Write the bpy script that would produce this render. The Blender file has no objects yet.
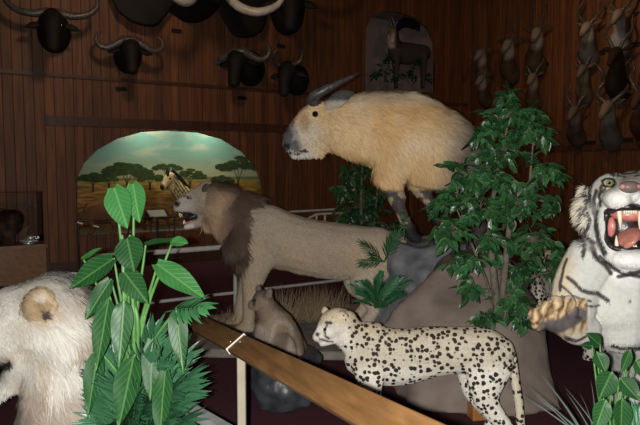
import bpy, bmesh, math, random
import numpy as np
from mathutils import Vector, Matrix, noise

SC = bpy.context.scene
COL = SC.collection
FPX = 620.0
TH = math.radians(4.35)
CAM = np.array([0.0, 0.0, 1.65])
FW = np.array([0.0, math.cos(TH), -math.sin(TH)])
UP = np.array([0.0, math.sin(TH), math.cos(TH)])
RT = np.array([1.0, 0.0, 0.0])

# ---------------------------------------------------------------- camera, light, exposure
cd = bpy.data.cameras.new('camera'); cam = bpy.data.objects.new('camera', cd); COL.objects.link(cam)
cam.location = CAM.tolist(); cam.rotation_euler = (math.pi/2 - TH, 0, 0)
cd.sensor_width = 36.0; cd.lens = 36.0*FPX/640.0; cd.clip_start = 0.05; cd.clip_end = 100
SC.camera = cam
w = bpy.data.worlds.new('world'); SC.world = w; w.use_nodes = True
w.node_tree.nodes['Background'].inputs[0].default_value = (1.0, 0.75, 0.55, 1)
w.node_tree.nodes['Background'].inputs[1].default_value = 0.012
SC.view_settings.view_transform = 'Standard'
try: SC.view_settings.look = 'None'
except Exception: pass
SC.view_settings.gamma = 1.0; SC.view_settings.exposure = 0.0
SC.view_settings.use_curve_mapping = False

def lamp(kind, name, loc, power, color, size=0.05, target=None, spot=None, blend=0.5):
    l = bpy.data.lights.new(name, kind); l.energy = power; l.color = color
    if kind == 'AREA': l.shape = 'DISK'; l.size = size
    else: l.shadow_soft_size = size
    if spot: l.spot_size = math.radians(spot); l.spot_blend = blend
    o = bpy.data.objects.new(name, l); COL.objects.link(o); o.location = loc
    if target is not None:
        d = Vector(target) - Vector(loc); o.rotation_euler = d.to_track_quat('-Z', 'Y').to_euler()
    return o
# the flash of the camera that took the photograph
lamp('SPOT', 'camera_flash', (-0.055, -0.03, 1.655), 760, (1.0, 0.97, 0.93), 0.012, (0.0, 6, 1.05), 78, 0.5)
# dim warm fill lamps, added out of view to lift the walls
lamp('AREA', 'added_fill_warm', (-1.5, 6.5, 5.1), 50, (1.0, 0.66, 0.4), 0.5, (-2.5, 11.5, 2.6))
lamp('AREA', 'added_fill_right', (3.2, 9.0, 5.1), 34, (1.0, 0.62, 0.34), 0.5, (5.5, 10.5, 2.6))

# ---------------------------------------------------------------- maths
def ray(px, py):
    return FW + RT*((px-320)/FPX) + UP*((212.5-py)/FPX)
def P(px, py, d): return CAM + ray(px, py)*d
def F(px, py, z=0.0):
    r = ray(px, py); return CAM + r*((z-CAM[2])/r[2])
def proj(V):
    R = V - CAM; dep = R@FW
    return 320+FPX*(R@RT)/dep, 212.5-FPX*(R@UP)/dep, dep
def plane_hit(px, py, A, n):
    r = ray(px, py); return CAM + r*(((A-CAM)@n)/(r@n))
def nrm(v):
    v = np.asarray(v, float); return v/max(1e-9, np.linalg.norm(v))

# ---------------------------------------------------------------- objects
BASES = {}; OFFS = {}
def tag(o, label=None, cat=None, group=None, kind=None):
    if label: o['label'] = label
    if cat: o['category'] = cat
    if group: o['group'] = group
    if kind: o['kind'] = kind
    return o
def thing(name, base, label, cat, group=None):
    o = bpy.data.objects.new(name, None); COL.objects.link(o)
    o.location = [float(v) for v in base]; o.empty_display_size = 0.1
    BASES[o.name] = np.array(base, float)
    return tag(o, label, cat, group)
def link(name, me, mat, parent=None, base=None, label=None):
    """mesh in world coordinates -> object whose origin is its parent's base (or its own base)"""
    if parent is not None: base = BASES[parent.name]
    if base is None: base = np.zeros(3)
    base = np.array(base, float)
    if np.abs(base).max() > 0: me.transform(Matrix.Translation([-float(v) for v in base]))
    me.name = name; OFFS[me.name] = base
    o = bpy.data.objects.new(name, me); COL.objects.link(o)
    if parent is not None: o.parent = parent
    else: o.location = [float(v) for v in base]
    BASES[o.name] = base
    if mat is not None:
        for m in (mat if isinstance(mat, (list, tuple)) else [mat]): me.materials.append(m)
    if label: o['label'] = label
    return o
def copy_tree(o, parent=None):
    c = o.copy(); COL.objects.link(c); c.parent = parent
    for ch in list(o.children): copy_tree(ch, c)
    return c
def relabel(o, label, **kw):
    o['label'] = label
    for k, v in kw.items(): o[k] = v

class MB:
    def __init__(s): s.v = []; s.f = []; s.c = []; s.u = []; s.mi = []
    def add(s, verts, faces, col=(1, 1, 1, 1), uv=None, mi=0):
        b = len(s.v); verts = [tuple(map(float, p)) for p in verts]
        s.v += verts; s.f += [tuple(b+i for i in f) for f in faces]
        s.c += ([tuple(col)]*len(verts) if not isinstance(col, list) else col)
        s.u += (uv if uv is not None else [(0, 0, 0)]*len(verts)); s.mi += [mi]*len(faces)
    def box(s, c, sx, sy, sz, ax=None, ay=None, az=None, mi=0):
        c = np.array(c, float); ax = nrm(ax if ax is not None else (1, 0, 0)); ay = nrm(ay if ay is not None else (0, 1, 0)); az = nrm(az if az is not None else np.cross(ax, ay))
        vs = [c+ax*sx*i/2+ay*sy*j/2+az*sz*k/2 for i in (-1, 1) for j in (-1, 1) for k in (-1, 1)]
        s.add(vs, [(0, 1, 3, 2), (4, 6, 7, 5), (0, 4, 5, 1), (2, 3, 7, 6), (0, 2, 6, 4), (1, 5, 7, 3)], mi=mi)
    def bar(s, a, b, w, h, up=(0, 0, 1), mi=0):
        a = np.array(a, float); b = np.array(b, float); t = nrm(b-a); sd = nrm(np.cross(t, up)); u2 = np.cross(sd, t)
        s.box((a+b)/2, np.linalg.norm(b-a), w, h, t, sd, u2, mi=mi)
    def tube(s, pts, A, B=None, lat=(0, -1, 0), seg=14, sub=3, caps=True, col=(1, 1, 1, 1), mi=0):
        pts = np.array(pts, float); A = np.array(A, float); B = A if B is None else np.array(B, float)
        n = len(pts)
        if n > 2 and sub > 1:
            X = np.column_stack([pts, A, B]); X = np.vstack([2*X[0]-X[1], X, 2*X[-1]-X[-2]])
            out = []
            for i in range(1, n):
                p0, p1, p2, p3 = X[i-1], X[i], X[i+1], X[i+2]
                for k in range(sub):
                    t = k/sub; out.append(0.5*((2*p1)+(-p0+p2)*t+(2*p0-5*p1+4*p2-p3)*t*t+(-p0+3*p1-3*p2+p3)*t**3))
            out.append(X[n]); X = np.array(out); pts = X[:, :3]; A = np.maximum(X[:, 3], 1e-4); B = np.maximum(X[:, 4], 1e-4)
        T = np.gradient(pts, axis=0) if len(pts) > 2 else np.array([pts[1]-pts[0]]*2)
        rings = []
        lat = np.array(lat, float)
        def ring(c, t, a, b):
            t = nrm(t); l = lat - t*(lat@t)
            if np.linalg.norm(l) < 1e-3: l = np.array([1., 0, 0])-t*t[0]
            l = nrm(l); bb = np.cross(t, l)
            return [c+l*a*math.cos(q)+bb*b*math.sin(q) for q in [2*math.pi*i/seg for i in range(seg)]]
        if caps:
            for q in (80, 55, 28):
                q = math.radians(q); r = min(A[0], B[0])
                rings.append(ring(pts[0]-nrm(T[0])*r*math.sin(q), T[0], A[0]*math.cos(q), B[0]*math.cos(q)))
        for i in range(len(pts)): rings.append(ring(pts[i], T[i], A[i], B[i]))
        if caps:
            for q in (28, 55, 80):
                q = math.radians(q); r = min(A[-1], B[-1])
                rings.append(ring(pts[-1]+nrm(T[-1])*r*math.sin(q), T[-1], A[-1]*math.cos(q), B[-1]*math.cos(q)))
        vs = [p for r in rings for p in r]; fs = []
        for i in range(len(rings)-1):
            for j in range(seg):
                a = i*seg+j; b = i*seg+(j+1) % seg; fs.append((a, b, b+seg, a+seg))
        fs.append(tuple(range(seg))[::-1]); fs.append(tuple((len(rings)-1)*seg+j for j in range(seg)))
        s.add(vs, fs, col, mi=mi)
    def ell(s, c, r, ax=None, ay=None, az=None, seg=16, rg=10, col=(1, 1, 1, 1), mi=0):
        c = np.array(c, float); ax = nrm(ax if ax is not None else (1, 0, 0)); ay = nrm(ay if ay is not None else (0, 1, 0)); az = nrm(az if az is not None else np.cross(ax, ay))
        vs = []; fs = []
        for i in range(1, rg):
            q = math.pi*i/rg
            for j in range(seg):
                f = 2*math.pi*j/seg
                vs.append(c+ax*r[0]*math.sin(q)*math.cos(f)+ay*r[1]*math.sin(q)*math.sin(f)+az*r[2]*math.cos(q))
        vs += [c+az*r[2], c-az*r[2]]; t = len(vs)-2
        for i in range(rg-2):
            for j in range(seg):
                a = i*seg+j; b = i*seg+(j+1) % seg; fs.append((a, a+seg, b+seg, b))
        for j in range(seg):
            fs.append((t, j, (j+1) % seg)); fs.append((t+1, (rg-2)*seg+(j+1) % seg, (rg-2)*seg+j))
        s.add(vs, fs, col, mi=mi)
    def mesh(s, name='m', smooth=True):
        me = bpy.data.meshes.new(name); me.from_pydata(s.v, [], s.f); me.update()
        a = me.attributes.new('Col', 'FLOAT_COLOR', 'POINT'); a.data.foreach_set('color', np.array(s.c, 'f').ravel())
        a = me.attributes.new('luv', 'FLOAT_VECTOR', 'POINT'); a.data.foreach_set('vector', np.array(s.u, 'f').ravel())
        me.polygons.foreach_set('material_index', s.mi)
        me.polygons.foreach_set('use_smooth', [smooth]*len(s.f))
        return me

def remesh(mb, voxel, smooth=4, nz=0.0, nscale=3.0):
    me = mb.mesh(); bm = bmesh.new(); bm.from_mesh(me); bmesh.ops.recalc_face_normals(bm, faces=bm.faces); bm.to_mesh(me); bm.free()
    o = bpy.data.objects.new('tmp', me); COL.objects.link(o)
    m = o.modifiers.new('r', 'REMESH'); m.mode = 'VOXEL'; m.voxel_size = voxel
    if smooth: m = o.modifiers.new('s', 'SMOOTH'); m.factor = 0.5; m.iterations = smooth
    dg = bpy.context.evaluated_depsgraph_get(); dg.update()
    out = bpy.data.meshes.new_from_object(o.evaluated_get(dg)); bpy.data.objects.remove(o)
    if nz:
        co = np.empty(len(out.vertices)*3, 'f'); out.vertices.foreach_get('co', co); co = co.reshape(-1, 3)
        nn = np.empty(len(out.vertices)*3, 'f'); out.vertices.foreach_get('normal', nn); nn = nn.reshape(-1, 3)
        d = np.array([noise.fractal(Vector(p)*nscale, 1.0, 2.0, 4) for p in co]); co += nn*(d*nz)[:, None]
        out.vertices.foreach_set('co', co.ravel()); out.update()
    out.polygons.foreach_set('use_smooth', [True]*len(out.polygons))
    return out
def getco(me):
    co = np.empty(len(me.vertices)*3, 'f'); me.vertices.foreach_get('co', co); co = co.reshape(-1, 3).astype(float)+OFFS.get(me.name, 0.0)
    nn = np.empty(len(me.vertices)*3, 'f'); me.vertices.foreach_get('normal', nn); return co, nn.reshape(-1, 3).astype(float)
def paint(me, fn):
    co, nn = getco(me); c = fn(co, nn)
    if c.shape[1] == 3: c = np.column_stack([c, np.ones(len(c))])
    a = me.attributes.get('Col') or me.attributes.new('Col', 'FLOAT_COLOR', 'POINT')
    a.data.foreach_set('color', c.astype('f').ravel())
RNG = np.random.default_rng(7)
def fur(me, count, length, flow, width, colf, lift=0.35, mask=None, wav=0.25, jit=0.18, tip=1.0, clump=0.3, cs=14.0):
    """coat of fine tapered locks rooted on a pelt; length/flow/colf are functions of root position"""
    tri = []
    me.calc_loop_triangles()
    T = np.empty(len(me.loop_triangles)*3, 'i'); me.loop_triangles.foreach_get('vertices', T); T = T.reshape(-1, 3)
    co, nn = getco(me)
    A = co[T[:, 0]]; B = co[T[:, 1]]; C = co[T[:, 2]]
    ar = np.linalg.norm(np.cross(B-A, C-A), axis=1)
    if mask is not None: ar = ar*mask((A+B+C)/3)
    idx = RNG.choice(len(T), count, p=ar/ar.sum())
    u = RNG.random(count); v = RNG.random(count); sw = u+v > 1; u[sw] = 1-u[sw]; v[sw] = 1-v[sw]
    p = A[idx]*(1-u-v)[:, None]+B[idx]*u[:, None]+C[idx]*v[:, None]
    n = nn[T[idx, 0]]+nn[T[idx, 1]]+nn[T[idx, 2]]; n /= np.linalg.norm(n, axis=1)[:, None]+1e-9
    L = length(p)*(0.65+0.7*RNG.random(count))*(1+clump*np.array([noise.noise(Vector(q)*cs) for q in p]))
    fl = flow(p); fl = fl/(np.linalg.norm(fl, axis=1)[:, None]+1e-9)
    ld = np.array([noise.noise(Vector(q)*9.0) for q in p]); ld2 = np.array([noise.noise(Vector(q)*9.0+Vector((7, 3, 1))) for q in p])
    sd = np.cross(n, fl); fl = fl+sd*(ld*wav*2)[:, None]+n*(ld2*wav)[:, None]+RNG.normal(0, jit, (count, 3))
    t = fl-n*(np.sum(fl*n, axis=1))[:, None]; t /= np.linalg.norm(t, axis=1)[:, None]+1e-9
    s = np.cross(t, n)
    d1 = t*(1-lift)+n*lift; d1 /= np.linalg.norm(d1, axis=1)[:, None]
    d2 = t+n*lift*0.15+np.array([0, 0, -0.25])*0.6; d2 /= np.linalg.norm(d2, axis=1)[:, None]
    W = width*(0.6+0.8*RNG.random(count))[:, None]
    p0 = p-n*0.003
    m = p0+d1*L[:, None]*0.5; e = m+d2*L[:, None]*0.5
    V = np.stack([p0-s*W*0.5, p0+s*W*0.5, m+s*W*0.42, m-s*W*0.42, e], axis=1).reshape(-1, 3)
    b = np.arange(count)*5
    c = colf(p, n)[:, :3]*(0.82+0.36*RNG.random(count))[:, None]
    C5 = np.repeat(c, 5, axis=0); C5 = np.column_stack([C5, np.ones(len(C5))])
    C5[4::5, :3] *= tip
    out = bpy.data.meshes.new('fur')
    out.vertices.add(len(V)); out.vertices.foreach_set('co', V.astype('f').ravel())
    loops = np.stack([b, b+1, b+2, b+3, b+3, b+2, b+4], axis=1).ravel()
    starts = np.stack([np.arange(count)*7, np.arange(count)*7+4], axis=1).ravel(); 
    out.loops.add(len(loops)); out.loops.foreach_set('vertex_index', loops.astype('i'))
    out.polygons.add(count*2); out.polygons.foreach_set('loop_start', starts.astype('i'))
    out.update(calc_edges=True); out.validate()
    a = out.attributes.new('Col', 'FLOAT_COLOR', 'POINT'); a.data.foreach_set('color', C5.astype('f').ravel())
    out.polygons.foreach_set('use_smooth', [True]*len(out.polygons))
    return out

# ---------------------------------------------------------------- materials
def mat(name, col=(0.5, 0.5, 0.5), rough=0.6, metal=0, spec=0.4, build=None, emis=None, es=0):
    m = bpy.data.materials.new(name); m.use_nodes = True; nt = m.node_tree; b = nt.nodes['Principled BSDF']
    b.inputs['Base Color'].default_value = (*col, 1); b.inputs['Roughness'].default_value = rough
    b.inputs['Metallic'].default_value = metal; b.inputs['Specular IOR Level'].default_value = spec
    if emis: b.inputs['Emission Color'].default_value = (*emis, 1); b.inputs['Emission Strength'].default_value = es
    if build: build(nt, b)
    return m
def N(nt, t, **kw):
    n = nt.nodes.new(t)
    for k, v in kw.items():
        if k.startswith('i_'):
            n.inputs[k[2:].replace('_', ' ')].default_value = v
        else: setattr(n, k, v)
    return n
def ramp(nt, fac, stops):
    r = nt.nodes.new('ShaderNodeValToRGB'); e = r.color_ramp.elements
    while len(e) < len(stops): e.new(0.5)
    for x, (p, c) in zip(e, stops): x.position = p; x.color = (*c, 1)
    nt.links.new(fac, r.inputs[0]); return r.outputs[0]
def mixc(nt, a, b, f, mode='MIX'):
    m = nt.nodes.new('ShaderNodeMix'); m.data_type = 'RGBA'; m.blend_type = mode
    for s, v in ((m.inputs[6], a), (m.inputs[7], b), (m.inputs[0], f)):
        if hasattr(v, 'default_value') and hasattr(v, 'links'): nt.links.new(v, s)
        elif isinstance(v, (int, float)): s.default_value = v
        else: s.default_value = (*v, 1) if len(v) == 3 else v
    return m.outputs[2]
def bump(nt, b, h, strength=0.3, dist=0.01):
    n = nt.nodes.new('ShaderNodeBump'); n.inputs['Strength'].default_value = strength; n.inputs['Distance'].default_value = dist
    nt.links.new(h, n.inputs['Height']); nt.links.new(n.outputs[0], b.inputs['Normal'])
def tc(nt): return nt.nodes.new('ShaderNodeTexCoord').outputs['Object']
def noisy(base, alt, scale=6, rough=0.6, strength=0.3, dist=0.01, spec=0.4, detail=6, name='noisy'):
    def bd(nt, b):
        n = N(nt, 'ShaderNodeTexNoise'); n.inputs['Scale'].default_value = scale; n.inputs['Detail'].default_value = detail
        nt.links.new(tc(nt), n.inputs['Vector'])
        nt.links.new(ramp(nt, n.outputs[0], [(0.3, base), (0.7, alt)]), b.inputs['Base Color'])
        bump(nt, b, n.outputs[0], strength, dist)
    return mat(name, base, rough, 0, spec, bd)
def planks(dark, light, wdt, name, axis='X', rough=0.45, grain=1.0, gap=True):
    """boards side by side along one local axis"""
    def bd(nt, b):
        o = tc(nt); sp = N(nt, 'ShaderNodeSeparateXYZ'); nt.links.new(o, sp.inputs[0])
        ax = sp.outputs[axis]
        dv = N(nt, 'ShaderNodeMath', operation='DIVIDE'); nt.links.new(ax, dv.inputs[0]); dv.inputs[1].default_value = wdt
        fl = N(nt, 'ShaderNodeMath', operation='FLOOR'); nt.links.new(dv.outputs[0], fl.inputs[0])
        fr = N(nt, 'ShaderNodeMath', operation='FRACT'); nt.links.new(dv.outputs[0], fr.inputs[0])
        wn = N(nt, 'ShaderNodeTexWhiteNoise', noise_dimensions='1D'); nt.links.new(fl.outputs[0], wn.inputs['W'])
        mp = N(nt, 'ShaderNodeMapping'); nt.links.new(o, mp.inputs[0]); mp.inputs['Scale'].default_value = (14, 14, 0.9) if axis == 'X' else (1.2, 20, 20)
        ad = N(nt, 'ShaderNodeVectorMath', operation='ADD'); nt.links.new(mp.outputs[0], ad.inputs[0])
        sc = N(nt, 'ShaderNodeVectorMath', operation='SCALE'); nt.links.new(wn.outputs['Color'], sc.inputs[0]); sc.inputs['Scale'].default_value = 30; nt.links.new(sc.outputs[0], ad.inputs[1])
        ns = N(nt, 'ShaderNodeTexNoise'); ns.inputs['Scale'].default_value = 1.3; ns.inputs['Detail'].default_value = 6; ns.inputs['Distortion'].default_value = 0.7; nt.links.new(ad.outputs[0], ns.inputs['Vector'])
        c = ramp(nt, ns.outputs[0], [(0.25, dark), (0.5, tuple((a+b_)/2 for a, b_ in zip(dark, light))), (0.75, light)])
        sh = N(nt, 'ShaderNodeMapRange'); nt.links.new(wn.outputs['Value'], sh.inputs[0]); sh.inputs[3].default_value = 0.7; sh.inputs[4].default_value = 1.15
        cb = N(nt, 'ShaderNodeCombineColor')
        for i in range(3): nt.links.new(sh.outputs[0], cb.inputs[i])
        c = mixc(nt, c, cb.outputs[0], 1.0, 'MULTIPLY')
        if gap:
            pp = N(nt, 'ShaderNodeMath', operation='PINGPONG'); nt.links.new(fr.outputs[0], pp.inputs[0]); pp.inputs[1].default_value = 0.5
            g = ramp(nt, pp.outputs[0], [(0.015, (0.05, 0.05, 0.05)), (0.06, (1, 1, 1))])
            c = mixc(nt, c, mixc(nt, c, (0.2, 0.2, 0.2), 1.0, 'MULTIPLY'), N1m(nt, g))
            bump(nt, b, g, 0.5, 0.008)
        nt.links.new(c, b.inputs['Base Color'])
    return mat(name, dark, rough, 0, 0.4, bd)
def N1m(nt, s):
    i = nt.nodes.new('ShaderNodeInvert'); nt.links.new(s, i.inputs['Color']); r = nt.nodes.new('ShaderNodeRGBToBW'); nt.links.new(i.outputs[0], r.inputs[0]); return r.outputs[0]
def pelt(name, rough=0.75, spots=None, nscale=60, nstr=0.25, var=0.25, sheen=0.0, stripes=None):
    def bd(nt, b):
        a = N(nt, 'ShaderNodeAttribute', attribute_name='Col')
        n = N(nt, 'ShaderNodeTexNoise'); n.inputs['Scale'].default_value = nscale; n.inputs['Detail'].default_value = 4; nt.links.new(tc(nt), n.inputs['Vector'])
        c = mixc(nt, a.outputs['Color'], ramp(nt, n.outputs[0], [(0.3, (1-var,)*3), (0.7, (1+var*0.4,)*3)]), 1.0, 'MULTIPLY')
        if spots:
            v = N(nt, 'ShaderNodeTexVoronoi', feature='F1'); v.inputs['Scale'].default_value = spots[0]; v.inputs['Randomness'].default_value = spots[2]
            n2 = N(nt, 'ShaderNodeTexNoise'); n2.inputs['Scale'].default_value = 30; nt.links.new(tc(nt), n2.inputs['Vector'])
            vm = N(nt, 'ShaderNodeVectorMath', operation='MULTIPLY_ADD'); nt.links.new(n2.outputs['Color'], vm.inputs[0]); vm.inputs[1].default_value = (0.02,)*3; nt.links.new(tc(nt), vm.inputs[2])
            nt.links.new(vm.outputs[0], v.inputs['Vector'])
            th = N(nt, 'ShaderNodeMath', operation='MULTIPLY'); nt.links.new(a.outputs['Alpha'], th.inputs[0]); th.inputs[1].default_value = spots[1]
            lt = N(nt, 'ShaderNodeMapRange'); nt.links.new(v.outputs['Distance'], lt.inputs[0])
            lo = N(nt, 'ShaderNodeMath', operation='SUBTRACT'); nt.links.new(th.outputs[0], lo.inputs[0]); lo.inputs[1].default_value = 0.07
            nt.links.new(lo.outputs[0], lt.inputs[1]); nt.links.new(th.outputs[0], lt.inputs[2]); lt.inputs[3].default_value = 1; lt.inputs[4].default_value = 0
            c = mixc(nt, c, (0.025, 0.017, 0.012), lt.outputs[0])
        nt.links.new(c, b.inputs['Base Color']); bump(nt, b, n.outputs[0], nstr, 0.01)
        b.inputs['Sheen Weight'].default_value = sheen
    return mat(name, (0.5, 0.4, 0.3), rough, 0, 0.2, bd)
def furmat(name='fur_locks', rough=0.6):
    def bd(nt, b):
        a = N(nt, 'ShaderNodeAttribute', attribute_name='Col'); nt.links.new(a.outputs['Color'], b.inputs['Base Color'])
    return mat(name, (0.5, 0.4, 0.3), rough, 0, 0.15, bd)
M_FUR = furmat()
M_PELT = pelt('short_pelt')
M_CHEETAH = pelt('spotted_pelt', spots=(31, 0.45, 0.8), nscale=90)
M_LEOP = pelt('leopard_pelt', spots=(34, 0.42, 0.9), nscale=90)
M_ROUGHPELT = pelt('coarse_pelt', nscale=35, nstr=0.6, var=0.4)
M_EYE = mat('glass_eye', (0.01, 0.008, 0.006), 0.05, spec=0.8)
M_EYEAM = mat('amber_eye', (0.25, 0.13, 0.02), 0.08, spec=0.8)
M_EYEGR = mat('pale_green_eye', (0.22, 0.25, 0.1), 0.08, spec=0.8)
M_BLACK = mat('black_hide', (0.012, 0.011, 0.012), 0.4)
M_NOSE = mat('pink_nose', (0.42, 0.2, 0.17), 0.4)
M_LIPBLK = noisy((0.012, 0.01, 0.01), (0.03, 0.025, 0.025), 40, 0.3, 0.4, 0.01, name='black_lip')
M_TONGUE = noisy((0.4, 0.14, 0.11), (0.55, 0.24, 0.18), 25, 0.25, 0.3, 0.004, name='tongue')
M_GUM = noisy((0.5, 0.12, 0.1), (0.65, 0.3, 0.25), 30, 0.3, 0.3, 0.004, name='gum')
M_TOOTH = mat('tooth', (0.75, 0.66, 0.48), 0.3)
M_HORN = noisy((0.03, 0.027, 0.026), (0.085, 0.078, 0.075), 25, 0.35, 0.5, 0.01, name='dark_horn')
M_HORNP = noisy((0.1, 0.08, 0.06), (0.2, 0.17, 0.13), 25, 0.5, 0.5, 0.01, name='pale_horn')
M_TUSK = noisy((0.3, 0.28, 0.25), (0.42, 0.4, 0.36), 8, 0.35, 0.2, 0.01, name='tusk')
M_WALL = planks((0.05, 0.0165, 0.006), (0.17, 0.06, 0.018), 0.14, 'wall_boards', rough=0.6)
M_TRIM = planks((0.035, 0.013, 0.008), (0.085, 0.032, 0.016), 9.0, 'trim_board', gap=False)
M_CARPET = noisy((0.042, 0.014, 0.02), (0.07, 0.024, 0.032), 70, 0.95, 0.5, 0.01, 0.1, name='maroon_carpet')
M_CEIL = noisy((0.03, 0.012, 0.009), (0.05, 0.018, 0.012), 3, 0.9, 0.1, name='dark_ceiling')
M_RAILWOOD = None
M_WHITE = noisy((0.55, 0.53, 0.48), (0.65, 0.63, 0.58), 20, 0.45, 0.05, name='white_paint')
M_GREYPIPE = noisy((0.34, 0.33, 0.31), (0.42, 0.41, 0.38), 20, 0.4, 0.05, name='grey_pipe')
M_ROCK = noisy((0.15, 0.115, 0.095), (0.205, 0.165, 0.14), 7, 0.9, 0.35, 0.02, 0.2, name='taupe_rock')
M_ROCKB = noisy((0.085, 0.092, 0.10), (0.2, 0.2, 0.205), 5, 0.75, 0.8, 0.04, 0.3, name='slate_rock')
M_PLAT = noisy((0.14, 0.125, 0.11), (0.23, 0.205, 0.18), 9, 0.9, 0.5, 0.015, 0.2, name='sandy_ground')
M_DARKROCK = noisy((0.018, 0.02, 0.022), (0.05, 0.055, 0.06), 9, 0.4, 0.6, 0.02, name='dark_rock')
M_BARK = noisy((0.07, 0.055, 0.04), (0.16, 0.13, 0.1), 18, 0.8, 0.8, 0.01, name='bark')
M_STEMG = noisy((0.04, 0.12, 0.03), (0.08, 0.2, 0.05), 18, 0.5, 0.3, 0.01, name='green_stem')
M_GRASS = mat('dry_grass', (0.3, 0.2, 0.1), 0.8, build=lambda nt, b: nt.links.new(N(nt, 'ShaderNodeAttribute', attribute_name='Col').outputs['Color'], b.inputs['Base Color']))
M_PLAQUE = mat('black_plaque', (0.01, 0.01, 0.01), 0.3)
def _glass(nt, b):
    tr = N(nt, 'ShaderNodeBsdfTransparent'); gl = N(nt, 'ShaderNodeBsdfGlossy'); gl.inputs['Roughness'].default_value = 0.02; fr = N(nt, 'ShaderNodeFresnel'); mx = N(nt, 'ShaderNodeMixShader')
    nt.links.new(fr.outputs[0], mx.inputs[0]); nt.links.new(tr.outputs[0], mx.inputs[1]); nt.links.new(gl.outputs[0], mx.inputs[2]); nt.links.new(mx.outputs[0], nt.nodes['Material Output'].inputs[0])
M_GLASS = mat('clear_glass', (0.92, 0.95, 0.95), 0.02, build=_glass)
M_METAL = mat('silver_metal', (0.8, 0.82, 0.85), 0.3, 0.6)
M_WOODOR = planks((0.22, 0.085, 0.025), (0.42, 0.19, 0.06), 5.0, 'golden_wood', axis='Y', gap=False, rough=0.4)
M_CASEWOOD = planks((0.13, 0.06, 0.026), (0.24, 0.12, 0.05), 5.0, 'case_wood', axis='Y', gap=False, rough=0.4)

def leafmat(name, base, vein, rough=0.35, vfreq=26, vw=0.86, spec=0.5):
    def bd(nt, b):
        a = N(nt, 'ShaderNodeAttribute', attribute_name='luv'); sp = N(nt, 'ShaderNodeSeparateXYZ'); nt.links.new(a.outputs['Vector'], sp.inputs[0])
        ab = N(nt, 'ShaderNodeMath', operation='ABSOLUTE'); nt.links.new(sp.outputs[0], ab.inputs[0])
        ma = N(nt, 'ShaderNodeMath', operation='MULTIPLY_ADD'); nt.links.new(ab.outputs[0], ma.inputs[0]); ma.inputs[1].default_value = -0.28; nt.links.new(sp.outputs[1], ma.inputs[2])
        mu = N(nt, 'ShaderNodeMath', operation='MULTIPLY'); nt.links.new(ma.outputs[0], mu.inputs[0]); mu.inputs[1].default_value = vfreq*2
        si = N(nt, 'ShaderNodeMath', operation='SINE'); nt.links.new(mu.outputs[0], si.inputs[0])
        v1 = N(nt, 'ShaderNodeMapRange'); nt.links.new(si.outputs[0], v1.inputs[0]); v1.inputs[1].default_value = vw; v1.inputs[2].default_value = 1.0; v1.inputs[4].default_value = 0.6
        mid = N(nt, 'ShaderNodeMapRange'); nt.links.new(ab.outputs[0], mid.inputs[0]); mid.inputs[1].default_value = 0.03; mid.inputs[2].default_value = 0.1; mid.inputs[3].default_value = 1; mid.inputs[4].default_value = 0
        mx = N(nt, 'ShaderNodeMath', operation='MAXIMUM'); nt.links.new(v1.outputs[0], mx.inputs[0]); nt.links.new(mid.outputs[0], mx.inputs[1])
        col = N(nt, 'ShaderNodeAttribute', attribute_name='Col')
        bc = mixc(nt, base, col.outputs['Color'], 1.0, 'MULTIPLY')
        vc = mixc(nt, vein, col.outputs['Color'], 1.0, 'MULTIPLY')
        nt.links.new(mixc(nt, bc, vc, mx.outputs[0]), b.inputs['Base Color'])
        bump(nt, b, mx.outputs[0], 0.3, 0.004)
    return mat(name, base, rough, 0, spec, bd)
M_LEAFB = leafmat('broad_leaf', (0.009, 0.045, 0.012), (0.045, 0.115, 0.03), 0.45, spec=0.22)
M_LEAFL = leafmat('light_broad_leaf', (0.024, 0.11, 0.028), (0.07, 0.17, 0.05), 0.45, spec=0.22)
M_LEAFF = leafmat('ficus_leaf', (0.018, 0.064, 0.022), (0.05, 0.12, 0.05), 0.35, 12)
M_PALM = leafmat('palm_leaf', (0.014, 0.062, 0.028), (0.03, 0.10, 0.045), 0.35, 4, 2)

# ---------------------------------------------------------------- leaves
def leaf(mb, base, d, n, L, W, prof='ovate', droop=0.3, fold=0.15, seg=7, col=(1, 1, 1), wave=0.0, across=1):
    base = np.array(base, float); d = nrm(d); n = np.array(n, float); n = nrm(n-d*(n@d)) if np.linalg.norm(n-d*(n@d)) > 1e-3 else nrm(np.cross(d, (1, 0, 0.3)))
    s = np.cross(d, n); vs = []; uv = []; fs = []; c = (*col, 1)
    k = across*2+1
    ph = random.random()*6
    for i in range(seg+1):
        t = i/seg
        if prof == 'ovate': ww = math.sin(math.pi*min(1, t**0.75))*(1-t*0.25)
        elif prof == 'heart': ww = math.sqrt(max(0, 1-((t-0.3)/0.3)**2)) if t < 0.3 else math.cos((t-0.3)/0.7*math.pi/2)**0.8
        elif prof == 'lance': ww = math.sin(math.pi*t**0.6)
        else: ww = max(0.0, min(1, t*6))*(1-t)**0.6
        if prof == 'heart' and i == 0: ww = 0.4
        if i == seg: ww = 0
        cen = base+d*L*(t-0.12*droop*t*t)-n*L*droop*t*t*0.5
        back = 0.04*L if (prof == 'heart' and i == 0) else 0
        for j in range(k):
            u = (j-across)/across
            vs.append(cen+s*u*ww*W*0.5+n*abs(u)*fold*W*0.5+n*math.sin(t*9+ph+u*2)*wave*W*abs(u)-d*back*abs(u)); uv.append((u*ww if True else u, t, 0))
    for i in range(seg):
        for j in range(k-1):
            a = i*k+j; fs.append((a, a+1, a+k+1, a+k))
    mb.add(vs, fs, c, uv)

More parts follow.
